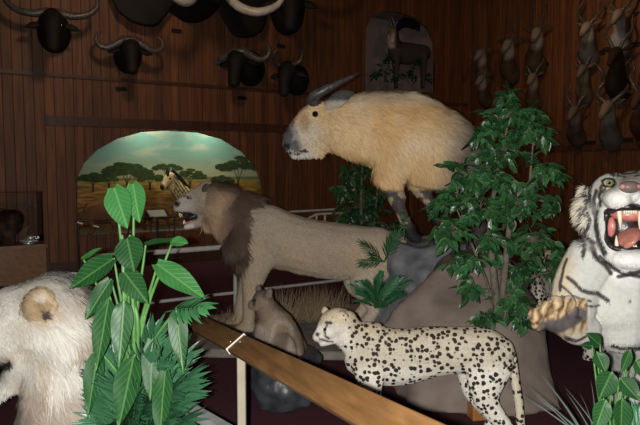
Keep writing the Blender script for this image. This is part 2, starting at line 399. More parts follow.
def frond(mb, base, d, n, L, nl, ll, lw, droop=0.5, stemr=0.003, col=(1, 1, 1), tipl=True, ang=50):
    """feathered frond; returns nothing, adds rachis and leaflets"""
    base = np.array(base, float); d = nrm(d); n = nrm(np.array(n, float)-d*(np.array(n, float)@d)); s = np.cross(d, n)
    pts = []
    for i in range(9):
        t = i/8; pts.append(base+d*L*t*(1-0.15*droop*t)-np.array([0, 0, 1])*L*droop*t*t*0.55)
    mb.tube(pts, [stemr*(1-0.7*i/8) for i in range(9)], lat=s, seg=5, sub=1, col=(0.8, 1, 0.7, 1))
    for i in range(nl):
        t = 0.22+0.78*i/(nl-1); q = t*8; a = min(7, int(q)); p = pts[a]*(1-(q-a))+pts[a+1]*(q-a); tt = nrm(pts[a+1]-pts[a])
        for sg in (-1, 1):
            an = math.radians(ang*(1-0.45*t)); dd = tt*math.cos(an)+s*sg*math.sin(an)+n*0.12+np.array([0, 0, -0.12])
            g = random.uniform(0.75, 1.25); cc = tuple(x*g for x in col)
            leaf(mb, p, dd, n+s*sg*0.3, ll*(0.75+0.4*math.sin(math.pi*t))*random.uniform(0.85, 1.1), lw, 'lance', droop=random.uniform(0.15, 0.6), fold=0.2, seg=5, col=cc)
    if tipl: leaf(mb, pts[-1], nrm(pts[-1]-pts[-2]), n, ll*0.8, lw, 'lance', 0.3, 0.2, 5, col)

# ---------------------------------------------------------------- the hall
WD = nrm((0.845, 0.535, 0)); WN = nrm((0.535, -0.845, 0))       # back wall: direction and inward normal
W0 = np.array([-3.19, 10.0, 0.0])
CORNER = W0+WD*7.68
RD = nrm((0.535, -0.845, 0)); RN = nrm((-0.845, -0.535, 0))      # right wall
CEILZ = 5.35
def bw(px, py, off=0.0): return plane_hit(px, py, W0+WN*off, WN)      # on back wall plane (off = towards the room)
def rw(px, py, off=0.0): return plane_hit(px, py, CORNER+RN*off, RN)
def sz(p): r = p-W0; return float(r@WD), float(p[2])
def sbox(name, pts, m, kind='structure'):
    pass

fl = MB(); fl.box((1.5, 6.5, -0.05), 20, 24, 0.1); o = link('floor', fl.mesh(smooth=False), M_CARPET); tag(o, kind='structure')
ce = MB(); ce.box((1.5, 8.0, CEILZ+0.05), 20, 24, 0.1); o = link('ceiling', ce.mesh(smooth=False), M_CEIL); tag(o, kind='structure')

def wall_mesh(s0, s1, z1, holes, th=0.06):
    bm = bmesh.new()
    def loop(pts):
        vs = [bm.verts.new((a, 0, b)) for a, b in pts]
        return [bm.edges.new((vs[i], vs[(i+1) % len(vs)])) for i in range(len(vs))]
    es = loop([(s0, 0), (s1, 0), (s1, z1), (s0, z1)])
    for h in holes: es += loop(h)
    bmesh.ops.triangle_fill(bm, use_beauty=True, use_dissolve=False, edges=es)
    g = bmesh.ops.extrude_face_region(bm, geom=bm.faces[:])
    bmesh.ops.translate(bm, verts=[v for v in g['geom'] if isinstance(v, bmesh.types.BMVert)], vec=(0, th, 0))
    bmesh.ops.recalc_face_normals(bm, faces=bm.faces)
    me = bpy.data.meshes.new('wall'); bm.to_mesh(me); bm.free(); return me
arch_px = [(78, 236), (77, 205), (77, 178), (84, 163), (97, 150), (117, 139), (142, 132), (170, 130.5), (198, 132.5), (222, 139), (243, 152), (256, 167), (262, 183), (263, 205), (263, 226)]
arch = [sz(bw(*p)) for p in arch_px]
nich_px = [(365, 92), (365, 60), (366, 28), (371, 17), (383, 11), (398, 12), (414, 17), (427, 27), (434, 42), (435, 60), (435, 92)]
nich = [sz(bw(*p)) for p in nich_px]
me = wall_mesh(-7, 7.68, CEILZ, [arch, nich])
o = link('wall_back', me, M_WALL); tag(o, kind='structure')
o.location = W0.tolist(); o.rotation_euler = (0, 0, math.atan2(WD[1], WD[0]))
me = wall_mesh(0, 16, CEILZ, [])
o = link('wall_right', me, M_WALL); tag(o, kind='structure')
o.location = CORNER.tolist(); o.rotation_euler = (0, 0, math.atan2(RD[1], RD[0]))
# trims
def trim(nm, a, b, h, d=0.03, n=WN):
    mb = MB(); mb.bar(a, b, d, h); o = link(nm, mb.mesh(smooth=False), M_TRIM); tag(o, kind='structure')
def hz(px, py, f=bw): return f(px, py)[2]
z1 = hz(122, 80); A = W0-WD*7; B = CORNER
trim('trim_1', A+np.array([0, 0, z1])+WN*0.015, B+np.array([0, 0, z1])+WN*0.015, 0.05)
z2 = hz(100, 122); e1 = bw(275, 130)-W0
trim('trim_2', bw(46, 120)*[1, 1, 0]+np.array([0, 0, z2])+WN*0.012, bw(300, 130)*[1, 1, 0]+np.array([0, 0, z2])+WN*0.012, 0.14, 0.024)
trim('baseboard_back', A+np.array([0, 0, 0.08])+WN*0.012, B+np.array([0, 0, 0.08])+WN*0.012, 0.16, 0.024)
z3 = hz(600, 147, rw)
trim('trim_3', CORNER+np.array([0, 0, z3])+RN*0.02, CORNER+RD*16+np.array([0, 0, z3])+RN*0.02, 0.09, 0.04)
trim('baseboard_right', CORNER+np.array([0, 0, 0.08])+RN*0.012, CORNER+RD*16+np.array([0, 0, 0.08])+RN*0.012, 0.16, 0.024)

# ---- arched diorama with painted savanna
def pc(*c): return tuple(c)
MD = 0.75
mz0 = hz(78, 236); mz1 = hz(170, 130)
s_l = arch[1][0]-0.25; s_r = arch[-1][0]+0.45
def niche_shell(s0, s1, z0, z1, dep, m, nm):
    mb = MB(); a = W0+WD*s0; b = W0+WD*s1; bk = -WN*dep; g = -WN*0.06
    th = 0.03
    mb.box((a+b)/2+bk/2+g/2+np.array([0, 0, z0-th/2]), s1-s0, dep-0.06, th, WD, -WN, (0, 0, 1))
    mb.box((a+b)/2+bk/2+g/2+np.array([0, 0, z1+th/2]), s1-s0, dep-0.06, th, WD, -WN, (0, 0, 1))
    for q, sg in ((a, -1), (b, 1)): mb.box(q+WD*sg*th/2+bk/2+g/2+np.array([0, 0, (z0+z1)/2]), th, dep-0.06, z1-z0, WD, -WN, (0, 0, 1))
    mb.box((a+b)/2+bk-WN*th/2+np.array([0, 0, (z0+z1)/2]), s1-s0+0.06, th, z1-z0+0.06, WD, -WN, (0, 0, 1))
    o = link(nm, mb.mesh(smooth=False), m); tag(o, kind='structure'); return o
M_NICHE = noisy((0.10, 0.085, 0.06), (0.15, 0.12, 0.08), 5, 0.8, 0.1, name='niche_lining')
niche_shell(s_l, s_r, mz0-0.05, mz1+0.36, MD, M_NICHE, 'wall_diorama')
# mural: artwork painted on a panel (sky, clouds, plain, acacias)
def mural_bd(nt, b):
    o = tc(nt); sp = N(nt, 'ShaderNodeSeparateXYZ'); nt.links.new(o, sp.inputs[0])
    h = mz1+0.12-mz0  # painting height
    mr = N(nt, 'ShaderNodeMapRange'); nt.links.new(sp.outputs[2], mr.inputs[0]); mr.inputs[1].default_value = 0; mr.inputs[2].default_value = h
    sky = ramp(nt, mr.outputs[0], [(0.0, (0.10, 0.055, 0.02)), (0.26, (0.20, 0.12, 0.04)), (0.42, (0.27, 0.19, 0.06)), (0.455, (0.32, 0.27, 0.08)), (0.475, (0.09, 0.12, 0.05)), (0.50, (0.36, 0.38, 0.22)), (0.70, (0.20, 0.36, 0.29)), (1.0, (0.11, 0.26, 0.24))])
    mp = N(nt, 'ShaderNodeMapping'); mp.inputs['Scale'].default_value = (0.9, 1, 3.2); nt.links.new(o, mp.inputs[0])
    n = N(nt, 'ShaderNodeTexNoise'); n.inputs['Scale'].default_value = 1.6; n.inputs['Detail'].default_value = 6; nt.links.new(mp.outputs[0], n.inputs['Vector'])
    cl = ramp(nt, n.outputs[0], [(0.5, (0, 0, 0)), (0.68, (1, 1, 1))])
    up = ramp(nt, mr.outputs[0], [(0.5, (0, 0, 0)), (0.62, (0.75, 0.75, 0.75))])
    f = N(nt, 'ShaderNodeRGBToBW'); nt.links.new(mixc(nt, cl, up, 1.0, 'MULTIPLY'), f.inputs[0])
    c = mixc(nt, sky, (0.42, 0.44, 0.33), f.outputs[0])
    mp2 = N(nt, 'ShaderNodeMapping'); mp2.inputs['Scale'].default_value = (2.5, 1, 16); nt.links.new(o, mp2.inputs[0])
    n2 = N(nt, 'ShaderNodeTexNoise'); n2.inputs['Scale'].default_value = 1.5; n2.inputs['Detail'].default_value = 5; nt.links.new(mp2.outputs[0], n2.inputs['Vector'])
    lo = ramp(nt, mr.outputs[0], [(0.44, (1, 1, 1)), (0.46, (0, 0, 0))]); f2 = N(nt, 'ShaderNodeRGBToBW'); nt.links.new(lo, f2.inputs[0])
    g = mixc(nt, c, ramp(nt, n2.outputs[0], [(0.35, (0.45, 0.4, 0.35)), (0.65, (1.5, 1.35, 1.1))]), f2.outputs[0], 'MULTIPLY')
    nt.links.new(g, b.inputs['Base Color'])
M_MURAL = mat('painted_savanna', (0.3, 0.4, 0.3), 0.7, spec=0.15, build=mural_bd)
M_PTRUNK = mat('painted_trunk', (0.04, 0.035, 0.02), 0.7, spec=0.1)
M_PTREE = noisy((0.022, 0.045, 0.018), (0.06, 0.085, 0.03), 14, 0.8, 0.0, spec=0.1, name='painted_canopy')
mb = MB(); OFF = -(MD-0.006)
def ml(px, py, o=0.0): return bw(px, py, OFF+o)
h = mz1+0.36-mz0
c0 = W0+WD*(s_l+s_r)/2+WN*OFF+np.array([0, 0, (mz0+mz1+0.36)/2])
mb.box(c0, s_r-s_l-0.01, 0.008, h-0.01, WD, -WN, (0, 0, 1))
random.seed(3)
def ptree(cx, cy, wd, hh, gy):
    # trunk strokes
    for dx, tx in ((-0.25, -0.3), (0.05, 0.0), (0.28, 0.33)):
        a = ml(cx+dx*2, gy, 0.007); b_ = ml(cx+tx*wd*0.35, cy+hh*0.2, 0.007); m_ = ml(cx+dx*2.5, (gy*0.55+cy*0.45), 0.007)
        mb.tube([a, m_, b_], [0.009, 0.007, 0.005], [0.001]*3, lat=WD, seg=6, sub=3, mi=1)
    for i in range(int(12+wd*0.6)):
        u = random.uniform(-1, 1); v = random.uniform(-1, 0.7)
        r = wd*0.5*0.28*random.uniform(0.6, 1.1)
        x = cx+u*(wd*0.5-r*0.6); y = cy+v*hh*0.32*(1-u*u*0.6)+abs(u)*hh*0.28
        p = ml(x, y, 0.008+random.random()*0.003); k = 0.018
        vs = []
        for j in range(14):
            q = 2*math.pi*j/14; rr = random.uniform(0.85, 1.15)
            vs.append(p+WD*math.cos(q)*r*k*rr+np.array([0, 0, 1])*math.sin(q)*r*k*0.33*rr)
        mb.add(vs, [tuple(range(14))], mi=2)
for t in [(93, 177, 34, 14, 192), (127, 169, 52, 20, 193), (150, 176, 30, 12, 190), (167, 166, 30, 10, 188), (190, 173, 32, 14, 192), (238, 163, 44, 20, 196), (222, 178, 26, 9, 192), (109, 178, 20, 8, 190)]:
    ptree(*t)
o = link('mural', mb.mesh(smooth=False), [M_MURAL, M_PTRUNK, M_PTREE], base=W0+WD*s_l+WN*OFF+np.array([0, 0, mz0]))
# object axes follow the wall so the painting lies along it
ang = math.atan2(WD[1], WD[0]); o.data.transform(Matrix.Rotation(-ang, 4, 'Z')); o.rotation_euler = (0, 0, ang)
tag(o, 'painted savanna mural with acacia trees and teal sky inside the arched opening', 'mural')
# lamp hidden above the arch inside the diorama
lc = W0+WD*((s_l+s_r)/2)-WN*0.38
lamp('AREA', 'diorama_lamp', tuple(lc+np.array([-0.5*WD[0], -0.5*WD[1], mz1+0.32])), 11, (1.0, 0.93, 0.72), 0.3, tuple(lc-WN*0.5+np.array([0, 0, mz1-0.7])))
lamp('AREA', 'diorama_lamp', tuple(lc+np.array([0.7*WD[0], 0.7*WD[1], mz1+0.32])), 11, (1.0, 0.93, 0.72), 0.3, tuple(lc+WD*0.6-WN*0.5+np.array([0, 0, mz1-0.7])))

# ---- small upper niche
NZ0 = nich[0][1]; NZ1 = max(z for s, z in nich)
M_NICHEP = noisy((0.2, 0.15, 0.13), (0.25, 0.19, 0.17), 3, 0.8, 0.05, name='pale_niche')
niche_shell(nich[0][0]-0.1, nich[-1][0]+0.45, NZ0-0.02, NZ1+0.06, 0.9, M_NICHEP, 'wall_niche')

# ---------------------------------------------------------------- figures
class Fig:
    """a standing animal seen side-on: points given on its own upright mid plane plus a sideways offset in metres"""
    def __init__(s, px, py, d, e, ls=1.0, rayed=False):
        s.ls = ls; s.rayed = rayed; s.A = P(px, py, d); s.e = nrm((e[0], e[1], 0)); n = np.array([s.e[1], -s.e[0], 0]); s.n = n if n@FW < 0 else -n
    def pt(s, px, py, lat=0.0):
        if s.rayed: return plane_hit(px, py, s.A+s.n*lat*s.ls, s.n)
        return plane_hit(px, py, s.A, s.n)+s.n*lat*s.ls
    def k(s, px, py): return ((s.pt(px, py)-CAM)@FW)/FPX
    def tube(s, mb, spec, seg=16, sub=4, **kw):
        """spec rows: px, py, lat(m), in-plane radius(px), lateral radius(px)"""
        pts = [s.pt(r[0], r[1], r[2]) for r in spec]; ks = [s.k(r[0], r[1]) for r in spec]
        A = [(r[4] if len(r) > 4 else r[3])*k for r, k in zip(spec, ks)]; B = [r[3]*k for r, k in zip(spec, ks)]
        mb.tube(pts, A, B, lat=s.n, seg=seg, sub=sub, **kw)
    def ell(s, mb, px, py, lat, rx, rn, rz, rot=0, **kw):
        k = s.k(px, py); c, q = math.cos(math.radians(rot)), math.sin(math.radians(rot))
        ex = nrm(RT-s.n*(RT@s.n)); z = np.array([0, 0, 1.])
        mb.ell(s.pt(px, py, lat), (rx*k, rn*k, rz*k), ex*c+z*q, s.n, z*c-ex*q, **kw)
def base_of(f, px, lat=0.0, z=0.0):
    p = f.pt(px, 300, lat); return np.array([p[0], p[1], z])
def seglen(px, py, line):
    """distance in px from points to a polyline"""
    D = np.full(len(px), 1e9)
    for (x0, y0), (x1, y1) in zip(line[:-1], line[1:]):
        dx, dy = x1-x0, y1-y0; L = dx*dx+dy*dy+1e-9
        t = np.clip(((px-x0)*dx+(py-y0)*dy)/L, 0, 1); D = np.minimum(D, np.hypot(px-x0-t*dx, py-y0-t*dy))
    return D
def blend(c, col, a):
    a = np.clip(a, 0, 1)[:, None]; return c*(1-a)+np.array(col)[None]*a
def ss(x, a, b):
    t = np.clip((x-a)/(b-a), 0, 1); return t*t*(3-2*t)
def nz3(p, s, off=0.0): return np.array([noise.noise(Vector(q)*s+Vector((off, off*2, 0))) for q in p])


# ================================================================ ground of the display
# low sandy platform
pl_px = [(120, 352), (200, 349), (262, 350), (345, 352), (380, 354)]
front = [F(x, y, 0.08) for x, y in pl_px]
back = [np.array([front[-1][0]+0.9, 7.0, .08]), np.array([1.3, 7.15, .08]), np.array([-0.6, 6.75, .08]), np.array([-1.3, 6.35, .08]), np.array([-2.0, 6.0, .08])]
poly = [p[:2] for p in front+back]
bm = bmesh.new(); vs = [bm.verts.new((p[0], p[1], 0)) for p in poly]; fc = bm.faces.new(vs)
bmesh.ops.recalc_face_normals(bm, faces=bm.faces)
g = bmesh.ops.extrude_face_region(bm, geom=bm.faces[:]); bmesh.ops.translate(bm, verts=[v for v in g['geom'] if isinstance(v, bmesh.types.BMVert)], vec=(0, 0, 0.08))
bmesh.ops.recalc_face_normals(bm, faces=bm.faces); me = bpy.data.meshes.new('platform'); bm.to_mesh(me); bm.free()
bmx = MB(); o = link('display_platform', me, M_PLAT, base=(0, 0, 0)); tag(o, 'low sandy grey display platform on the maroon carpet under the standing lion', 'platform')
bv = o.modifiers.new('bevel', 'BEVEL'); bv.width = 0.02; bv.segments = 2

def rock(name, levels, voxel, nzv, nsc, m, label, cat='rock', smooth=12):
    """levels: list of (z, footprint [(x,y)...]) joined upwards"""
    mb = MB(); n = len(levels[0][1]); vs = []; fs = []
    for z, pts in levels:
        for q in pts: vs.append((q[0], q[1], z))
    for i in range(len(levels)-1):
        for j in range(n):
            a = i*n+j; b = i*n+(j+1) % n; fs.append((a, b, b+n, a+n))
    fs.append(tuple(range(n))[::-1]); fs.append(tuple((len(levels)-1)*n+j for j in range(n)))
    mb.add(vs, fs); me = remesh(mb, voxel, smooth, nzv, nsc)
    return me
# taupe boulder (front)
def up(pts, dx, dy): return [(p[0]+dx, p[1]+dy) for p in pts]
fA = F(372, 372); fB = F(411, 413); fC = F(520, 419); fD = F(567, 413)
foot = [fA[:2], fB[:2], (fB[0]+.35, fB[1]-.06), fC[:2], fD[:2], (fD[0]+.10, 4.7), (1.75, 5.3), (0.95, 5.35)]
def at(px, py, z):
    return F(px, py, z)[:2]
lv = [(-0.02, foot),
      (0.28, [at(368, 343, .28), at(420, 362, .28), at(455, 366, .28), at(520, 367, .28), (foot[4][0]-.01, 4.32), (foot[5][0], 4.78), (1.78, 5.35), (1.0, 5.4)]),
      (0.55, [at(388, 312, .55), at(432, 318, .55), at(465, 320, .55), at(520, 321, .55), (1.70, 4.55), (1.75, 4.95), (1.72, 5.38), (1.02, 5.45)]),
      (0.80, [at(424, 278, .80), at(442, 276, .80), at(470, 276, .80), at(505, 277, .80), (1.52, 4.95), (1.62, 5.1), (1.58, 5.4), (1.08, 5.48)]),
      (0.90, [at(440, 264, .90), at(450, 263, .90), at(470, 263, .90), at(500, 264, .90), (1.42, 5.1), (1.5, 5.2), (1.45, 5.4), (1.15, 5.45)])]
me = rock('boulder', lv, 0.05, 0.03, 2.2, None, None)
o = link('boulder', me, M_ROCK, base=(1.2, 4.7, 0)); tag(o, 'large smooth taupe boulder behind the spotted cheetah', 'boulder')
# slate rock under the golden takin
def circ(cx, cy, r, n=10, sq=1.0, jit=0.08, seed=1):
    rr = random.Random(seed); return [(cx+math.cos(2*math.pi*i/n)*r*(1+rr.uniform(-jit, jit)), cy+math.sin(2*math.pi*i/n)*r*sq*(1+rr.uniform(-jit, jit))) for i in range(n)]
tk = P(425, 230, 5.75)
lv = [(0.04, circ(1.10, 5.88, 0.60, seed=3)), (0.45, circ(1.09, 5.85, 0.5, seed=4)), (0.70, circ(1.06, 5.85, 0.48, seed=5)), (0.93, circ(1.06, 5.95, 0.42, seed=6))]
me = rock('rock', lv, 0.04, 0.06, 3.0, None, None, smooth=6)
o = link('slate_rock', me, M_ROCKB, base=(1.0, 5.85, 0)); tag(o, 'blue grey craggy rock under the front hooves of the golden takin', 'rock')
lv = [(0.0, circ(1.42, 6.3, 0.45, seed=13)), (0.5, circ(1.42, 6.25, 0.42, seed=14)), (0.86, circ(1.40, 6.2, 0.36, seed=16))]
me = rock('rock', lv, 0.05, 0.06, 3.0, None, None, smooth=6)
o = link('slate_rock', me, M_ROCKB, base=(1.42, 6.25, 0)); tag(o, 'dark rock ledge under the hind hooves of the takin, behind the ficus', 'rock')

# ================================================================ standing lion
def eyes_mb(p, r, look=None, m=M_EYE, parent=None, name='eye'):
    mb = MB(); mb.ell(p, (r, r, r), seg=12, rg=8); return link(name, mb.mesh(), m, parent)
L = Fig(240, 300, 6.05, (-1, 0.05))
lion = thing('lion', base_of(L, 300, z=0.08), 'tan lion with dark brown mane standing in profile on the sandy platform', 'lion')
mb = MB()
L.tube(mb, [(246, 232, 0, 30, 20), (266, 236, 0, 32, 22), (290, 243, 0, 29, 23), (325, 250, 0, 29, 24), (360, 252, 0, 27, 21), (384, 248, 0, 22, 17), (396, 245, 0, 14, 11)])
L.tube(mb, [(262, 232, 0, 28, 18), (240, 219, 0, 25, 16), (218, 210, 0, 19, 14)])
L.tube(mb, [(222, 203, 0, 19, 15), (208, 201, 0, 17, 15), (197, 203, 0, 13, 11), (187, 206, 0, 9, 8), (180, 207.5, 0, 7, 7)])   # skull, snout
L.tube(mb, [(208, 190, 0, 10, 12), (199, 194, 0, 8, 9), (188, 199, 0, 5.5, 6), (179, 203, 0, 4, 5)])
L.tube(mb, [(214, 216, 0, 10, 10), (203, 221, 0, 6.5, 7), (192, 225.5, 0, 4, 5), (186, 227, 0, 3.2, 4)])       # lower jaw
k = L.k(250, 250)
for la, dx, far in ((0.14, 0, 0), (-0.14, -7, 1)):
    L.tube(mb, [(262+dx, 245, la*.7, 22, 11), (257+dx, 268, la, 14, 9), (254+dx*1.2, 284, la, 10, 8), (252+dx*1.7, 300, la, 7, 6.5), (251+dx*1.8, 313, la, 6.5, 6), (250+dx*1.8, 321, la, 6.5, 7.5)])
    L.tube(mb, [(253+dx*1.8, 323, la, 5.5, 7.5), (245+dx*1.8, 324, la, 6, 8), (239+dx*1.8, 326, la, 4, 7)])
    L.tube(mb, [(378+dx, 252, la*.6, 25, 12), (369+dx, 270, la*.9, 18, 11), (361+dx, 285, la, 11, 8), (370+dx, 299, la, 7, 6), (374+dx, 306, la, 6, 5.5), (367+dx, 316, la, 5.5, 5.5), (362+dx, 322, la, 6, 6.5)])
    L.tube(mb, [(364+dx, 323, la, 5, 7), (357+dx, 324, la, 5.5, 7.5), (351+dx, 326, la, 3.5, 6.5)])
me = remesh(mb, 0.016, 5, 0.006, 8)
def lioncol(co, nn):
    px, py, _ = proj(co)
    c = np.tile(np.array([[0.34, 0.27, 0.195]]), (len(co), 1))
    c = blend(c, (0.43, 0.33, 0.22), 0.5+0.6*nz3(co, 3))
    c = blend(c, (0.33, 0.29, 0.25), ss(-(py-225), -30, 0)*0.5)
    c = blend(c, (0.46, 0.38, 0.29), ss(py, 262, 282)*ss(px, 270, 290))
    c = blend(c, (0.5, 0.45, 0.4), ss(200-px, 0, 15)*ss(235-py, 0, 10))
    c = blend(c, (0.02, 0.015, 0.015), 1-ss(np.hypot(px-177, (py-204)*1.0), 2, 4))
    c = blend(c, (0.05, 0.03, 0.025), 1-ss(seglen(px, py, [(176, 213), (190, 213.5), (196, 218)]), 0.8, 2.2))
    c = blend(c, (0.65, 0.6, 0.55), (1-ss(np.hypot(px-187, py-227), 5, 8)))
    c = blend(c, (0.12, 0.08, 0.06), 1-ss(seglen(px, py, [(184, 196), (191, 198)]), 0.5, 1.8))
    return c
paint(me, lioncol); lb = link('body', me, M_PELT, lion)
def lflow(p):
    px, py, _ = proj(p); a = np.tile(-L.e, (len(p), 1)); a[:, 2] = -0.25-1.6*ss(py, 262, 280); return a
o = link('short_coat', fur(me, 26000, lambda p: np.full(len(p), 0.028), lflow, 0.008, lioncol, lift=0.22, mask=lambda c: (proj(c)[0] > 232).astype(float)+0.15), M_FUR, lion)
def mmask(c):
    px, py, _ = proj(c); b = (px > 205-0.1*(py-200)) & (px < 246+0.0*py) & (py > 176) & (py < 262)
    b = b & (px > 197+0.6*np.maximum(0, 205-py))
    b2 = (px >= 244) & (px < 258) & (py < 206)
    return (b | b2).astype(float)
def mcol(p, n):
    px, py, _ = proj(p); c = np.tile(np.array([[0.09, 0.06, 0.044]]), (len(p), 1))
    lt = (1-ss(px+0.1*(py-215), 214, 232))*ss(py, 186, 196); c = blend(c, (0.38, 0.26, 0.16), lt)
    c = blend(c, (0.2, 0.15, 0.11), ss(nz3(p, 7), 0.1, 0.5)*0.6)
    return c
def mflow(p):
    px, py, _ = proj(p); a = np.tile(-L.e*0.9, (len(p), 1)); a[:, 2] = -0.35-1.5*ss(py, 195, 225); a -= L.n*0; return a
def mlen(p):
    px, py, _ = proj(p); return 0.06+0.06*ss(px, 205, 235)+0.05*ss(py, 205, 240)
o = link('mane', fur(me, 16000, mlen, mflow, 0.011, mcol, lift=0.5, mask=mmask, wav=0.35), M_FUR, lion, label='dark brown mane, tan at the cheeks')
mb = MB(); L.tube(mb, [(398, 240, 0, 4, 4), (407, 248, 0, 3, 3), (409, 270, 0, 2.4, 2.4), (404, 292, 0, 2.2, 2.2), (400, 302, 0, 4, 4), (398, 310, 0, 2.5, 2.5)], seg=10)
tm = mb.mesh(); paint(tm, lioncol); link('tail', tm, M_PELT, lion)
for la in (0.10, -0.08):
    mb = MB(); L.ell(mb, 209, 189, la, 5, 2.4, 6, rot=-15); em = mb.mesh(); paint(em, lambda c, n: np.tile([[0.09, 0.06, 0.045]], (len(c), 1))); link('ear', em, M_PELT, lion)
eyes_mb(L.pt(190, 198, 0.062), 0.014, parent=lion); eyes_mb(L.pt(190, 198, -0.062), 0.014, parent=lion)
mb = MB(); L.ell(mb, 192, 217, 0, 9, 5.5, 4, rot=25); link('mouth_lining', mb.mesh(), M_LIPBLK, lion, label='dark open mouth')
mb = MB(); L.ell(mb, 191, 221, 0, 6.5, 3.5, 1.6, rot=28); link('tongue', mb.mesh(), M_TONGUE, lion)
for x, y, la, dz in ((180.5, 213, .03, 4), (180.5, 213, -.03, 4), (184.5, 223, .025, -3.5), (184.5, 223, -.025, -3.5)):
    mb = MB(); L.tube(mb, [(x, y, la, 1.1), (x+.3, y+dz*.6, la, .8), (x+.8, y+dz, la, .25)], seg=8, sub=2); link('tooth', mb.mesh(), M_TOOTH, lion)

# ================================================================ golden takin
T = Fig(345, 130, 5.55, (-1, -0.12))
tak = thing('takin', base_of(T, 410, z=T.pt(410, 240)[2]), 'golden shaggy takin standing on the rocks above the lion', 'takin')
mb = MB()
T.tube(mb, [(338, 127, 0, 27, 20), (352, 127, 0, 31, 23), (374, 129, 0, 36, 27), (402, 134, 0, 41, 31), (430, 146, 0, 41, 31), (452, 159, 0, 38, 28), (468, 170, 0, 30, 24), (476, 176, 0, 20, 17)])
T.tube(mb, [(345, 127, 0, 26, 19), (328, 125, 0, 23, 15), (313, 127, 0, 19, 11.5), (303, 134, 0, 14.5, 9.5), (295, 142, 0, 10.5, 8), (290, 147, 0, 7, 7)])
T.tube(mb, [(318, 108, 0, 8, 9), (308, 114, 0, 8, 8.5), (299, 124, 0, 8, 7), (291, 136, 0, 7, 6.5), (287, 144, 0, 5.5, 6)])
T.tube(mb, [(318, 148, 0, 10, 7), (305, 153, 0, 5.5, 5), (293, 154.5, 0, 3.2, 4.5)])
FL = [(392, 158, 20, 12), (385, 176, 15, 9), (391, 190, 9.5, 7), (394, 199, 8.5, 7), (398, 212, 5.5, 5), (402, 222, 5.5, 5), (407, 229, 7, 6)]
T.tube(mb, [(x, y, .13, a, b) for x, y, a, b in FL]); T.tube(mb, [(406, 232, .13, 6, 6), (412, 236, .13, 6, 6.5)])
T.tube(mb, [(425, 168, -.08, 19, 11), (422, 183, -.13, 11, 8), (430, 196, -.14, 8, 7), (436, 207, -.14, 6, 5), (441, 216, -.14, 6.5, 6)]); T.tube(mb, [(441, 219, -.14, 6.5, 6), (446, 223, -.14, 6, 6)])
for la, dx in ((.14, 0), (-.14, 10)):
    T.tube(mb, [(462+dx, 178, la*.6, 24, 13), (462+dx, 196, la, 17, 10), (464+dx, 212, la, 10, 8), (474+dx, 224, la, 8, 6), (470+dx, 238, la, 5.5, 5), (467+dx, 246, la, 7, 6)])
me = remesh(mb, 0.018, 6, 0.01, 6)
def takcol(co, nn):
    px, py, _ = proj(co)
    c = np.tile(np.array([[0.62, 0.44, 0.24]]), (len(co), 1))
    c = blend(c, (0.58, 0.34, 0.14), ss(nz3(co, 2.6), -0.1, 0.5)*0.75)
    c = blend(c, (0.66, 0.55, 0.38), ss(nz3(co, 3.5, 4), 0.0, 0.5)*0.6)
    c = blend(c, (0.62, 0.53, 0.38), ss(110-py, 0, 12)*ss(px, 330, 350)*0.6)
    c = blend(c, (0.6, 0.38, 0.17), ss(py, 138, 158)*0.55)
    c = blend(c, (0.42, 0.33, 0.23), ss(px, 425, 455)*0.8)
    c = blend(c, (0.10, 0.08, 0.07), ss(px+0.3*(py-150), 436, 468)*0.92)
    c = blend(c, (0.55, 0.5, 0.42), ss(330-px, 0, 22)*ss(py, 118, 130)*0.7)
    c = blend(c, (0.36, 0.21, 0.09), (1-ss(np.hypot((px-304)*1.0, (py-122)*0.6), 3, 8))*0.7)
    c = blend(c, (0.10, 0.10, 0.105), ss(301-px+(py-135)*0.35+4*nz3(co, 16), 0, 8)*(1-ss(py, 148, 152)))
    c = blend(c, (0.42, 0.38, 0.32), ss(301-px, 0, 5)*ss(nz3(co, 22), .05, .3)*0.6)
    c = blend(c, (0.5, 0.48, 0.44), ss(py, 149, 152)*ss(312-px, 0, 8)*0.9)
    c = blend(c, (0.02, 0.02, 0.022), 1-ss(np.hypot(px-286, py-145), 2, 4.5))
    c = blend(c, (0.03, 0.025, 0.025), 1-ss(seglen(px, py, [(286, 151), (296, 152.5), (306, 150)]), 0.6, 1.8))
    lg = ss(py, 186, 192)*(px < 455)
    k1 = nz3(co, 14); c = blend(c, (0.045, 0.045, 0.05), lg*ss(k1, -0.35, 0.05)*0.95)
    c = blend(c, (0.3, 0.27, 0.22), lg*ss(-k1, 0.1, 0.4)*0.8)
    c = blend(c, (0.02, 0.018, 0.018), ss(py, 222, 228)*(px < 430)+ss(py, 212, 216)*(px > 430)*(px < 455))
    c = blend(c, (0.05, 0.04, 0.04), ss(py, 200, 215)*(px >= 455))
    return c
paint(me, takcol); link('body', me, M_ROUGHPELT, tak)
def tflow(p):
    px, py, _ = proj(p); a = np.tile(-T.e, (len(p), 1)); a[:, 2] = -0.35-1.4*ss(py, 120, 165); return a
def tlen(p):
    px, py, _ = proj(p); return (0.02+0.055*ss(px, 318, 345)+0.012*ss(py, 140, 160)*(py < 176))*(1-0.8*ss(py, 178, 190))+0.006
link('shaggy_coat', fur(me, 42000, tlen, tflow, 0.012, takcol, lift=0.3, wav=0.3), M_FUR, tak)
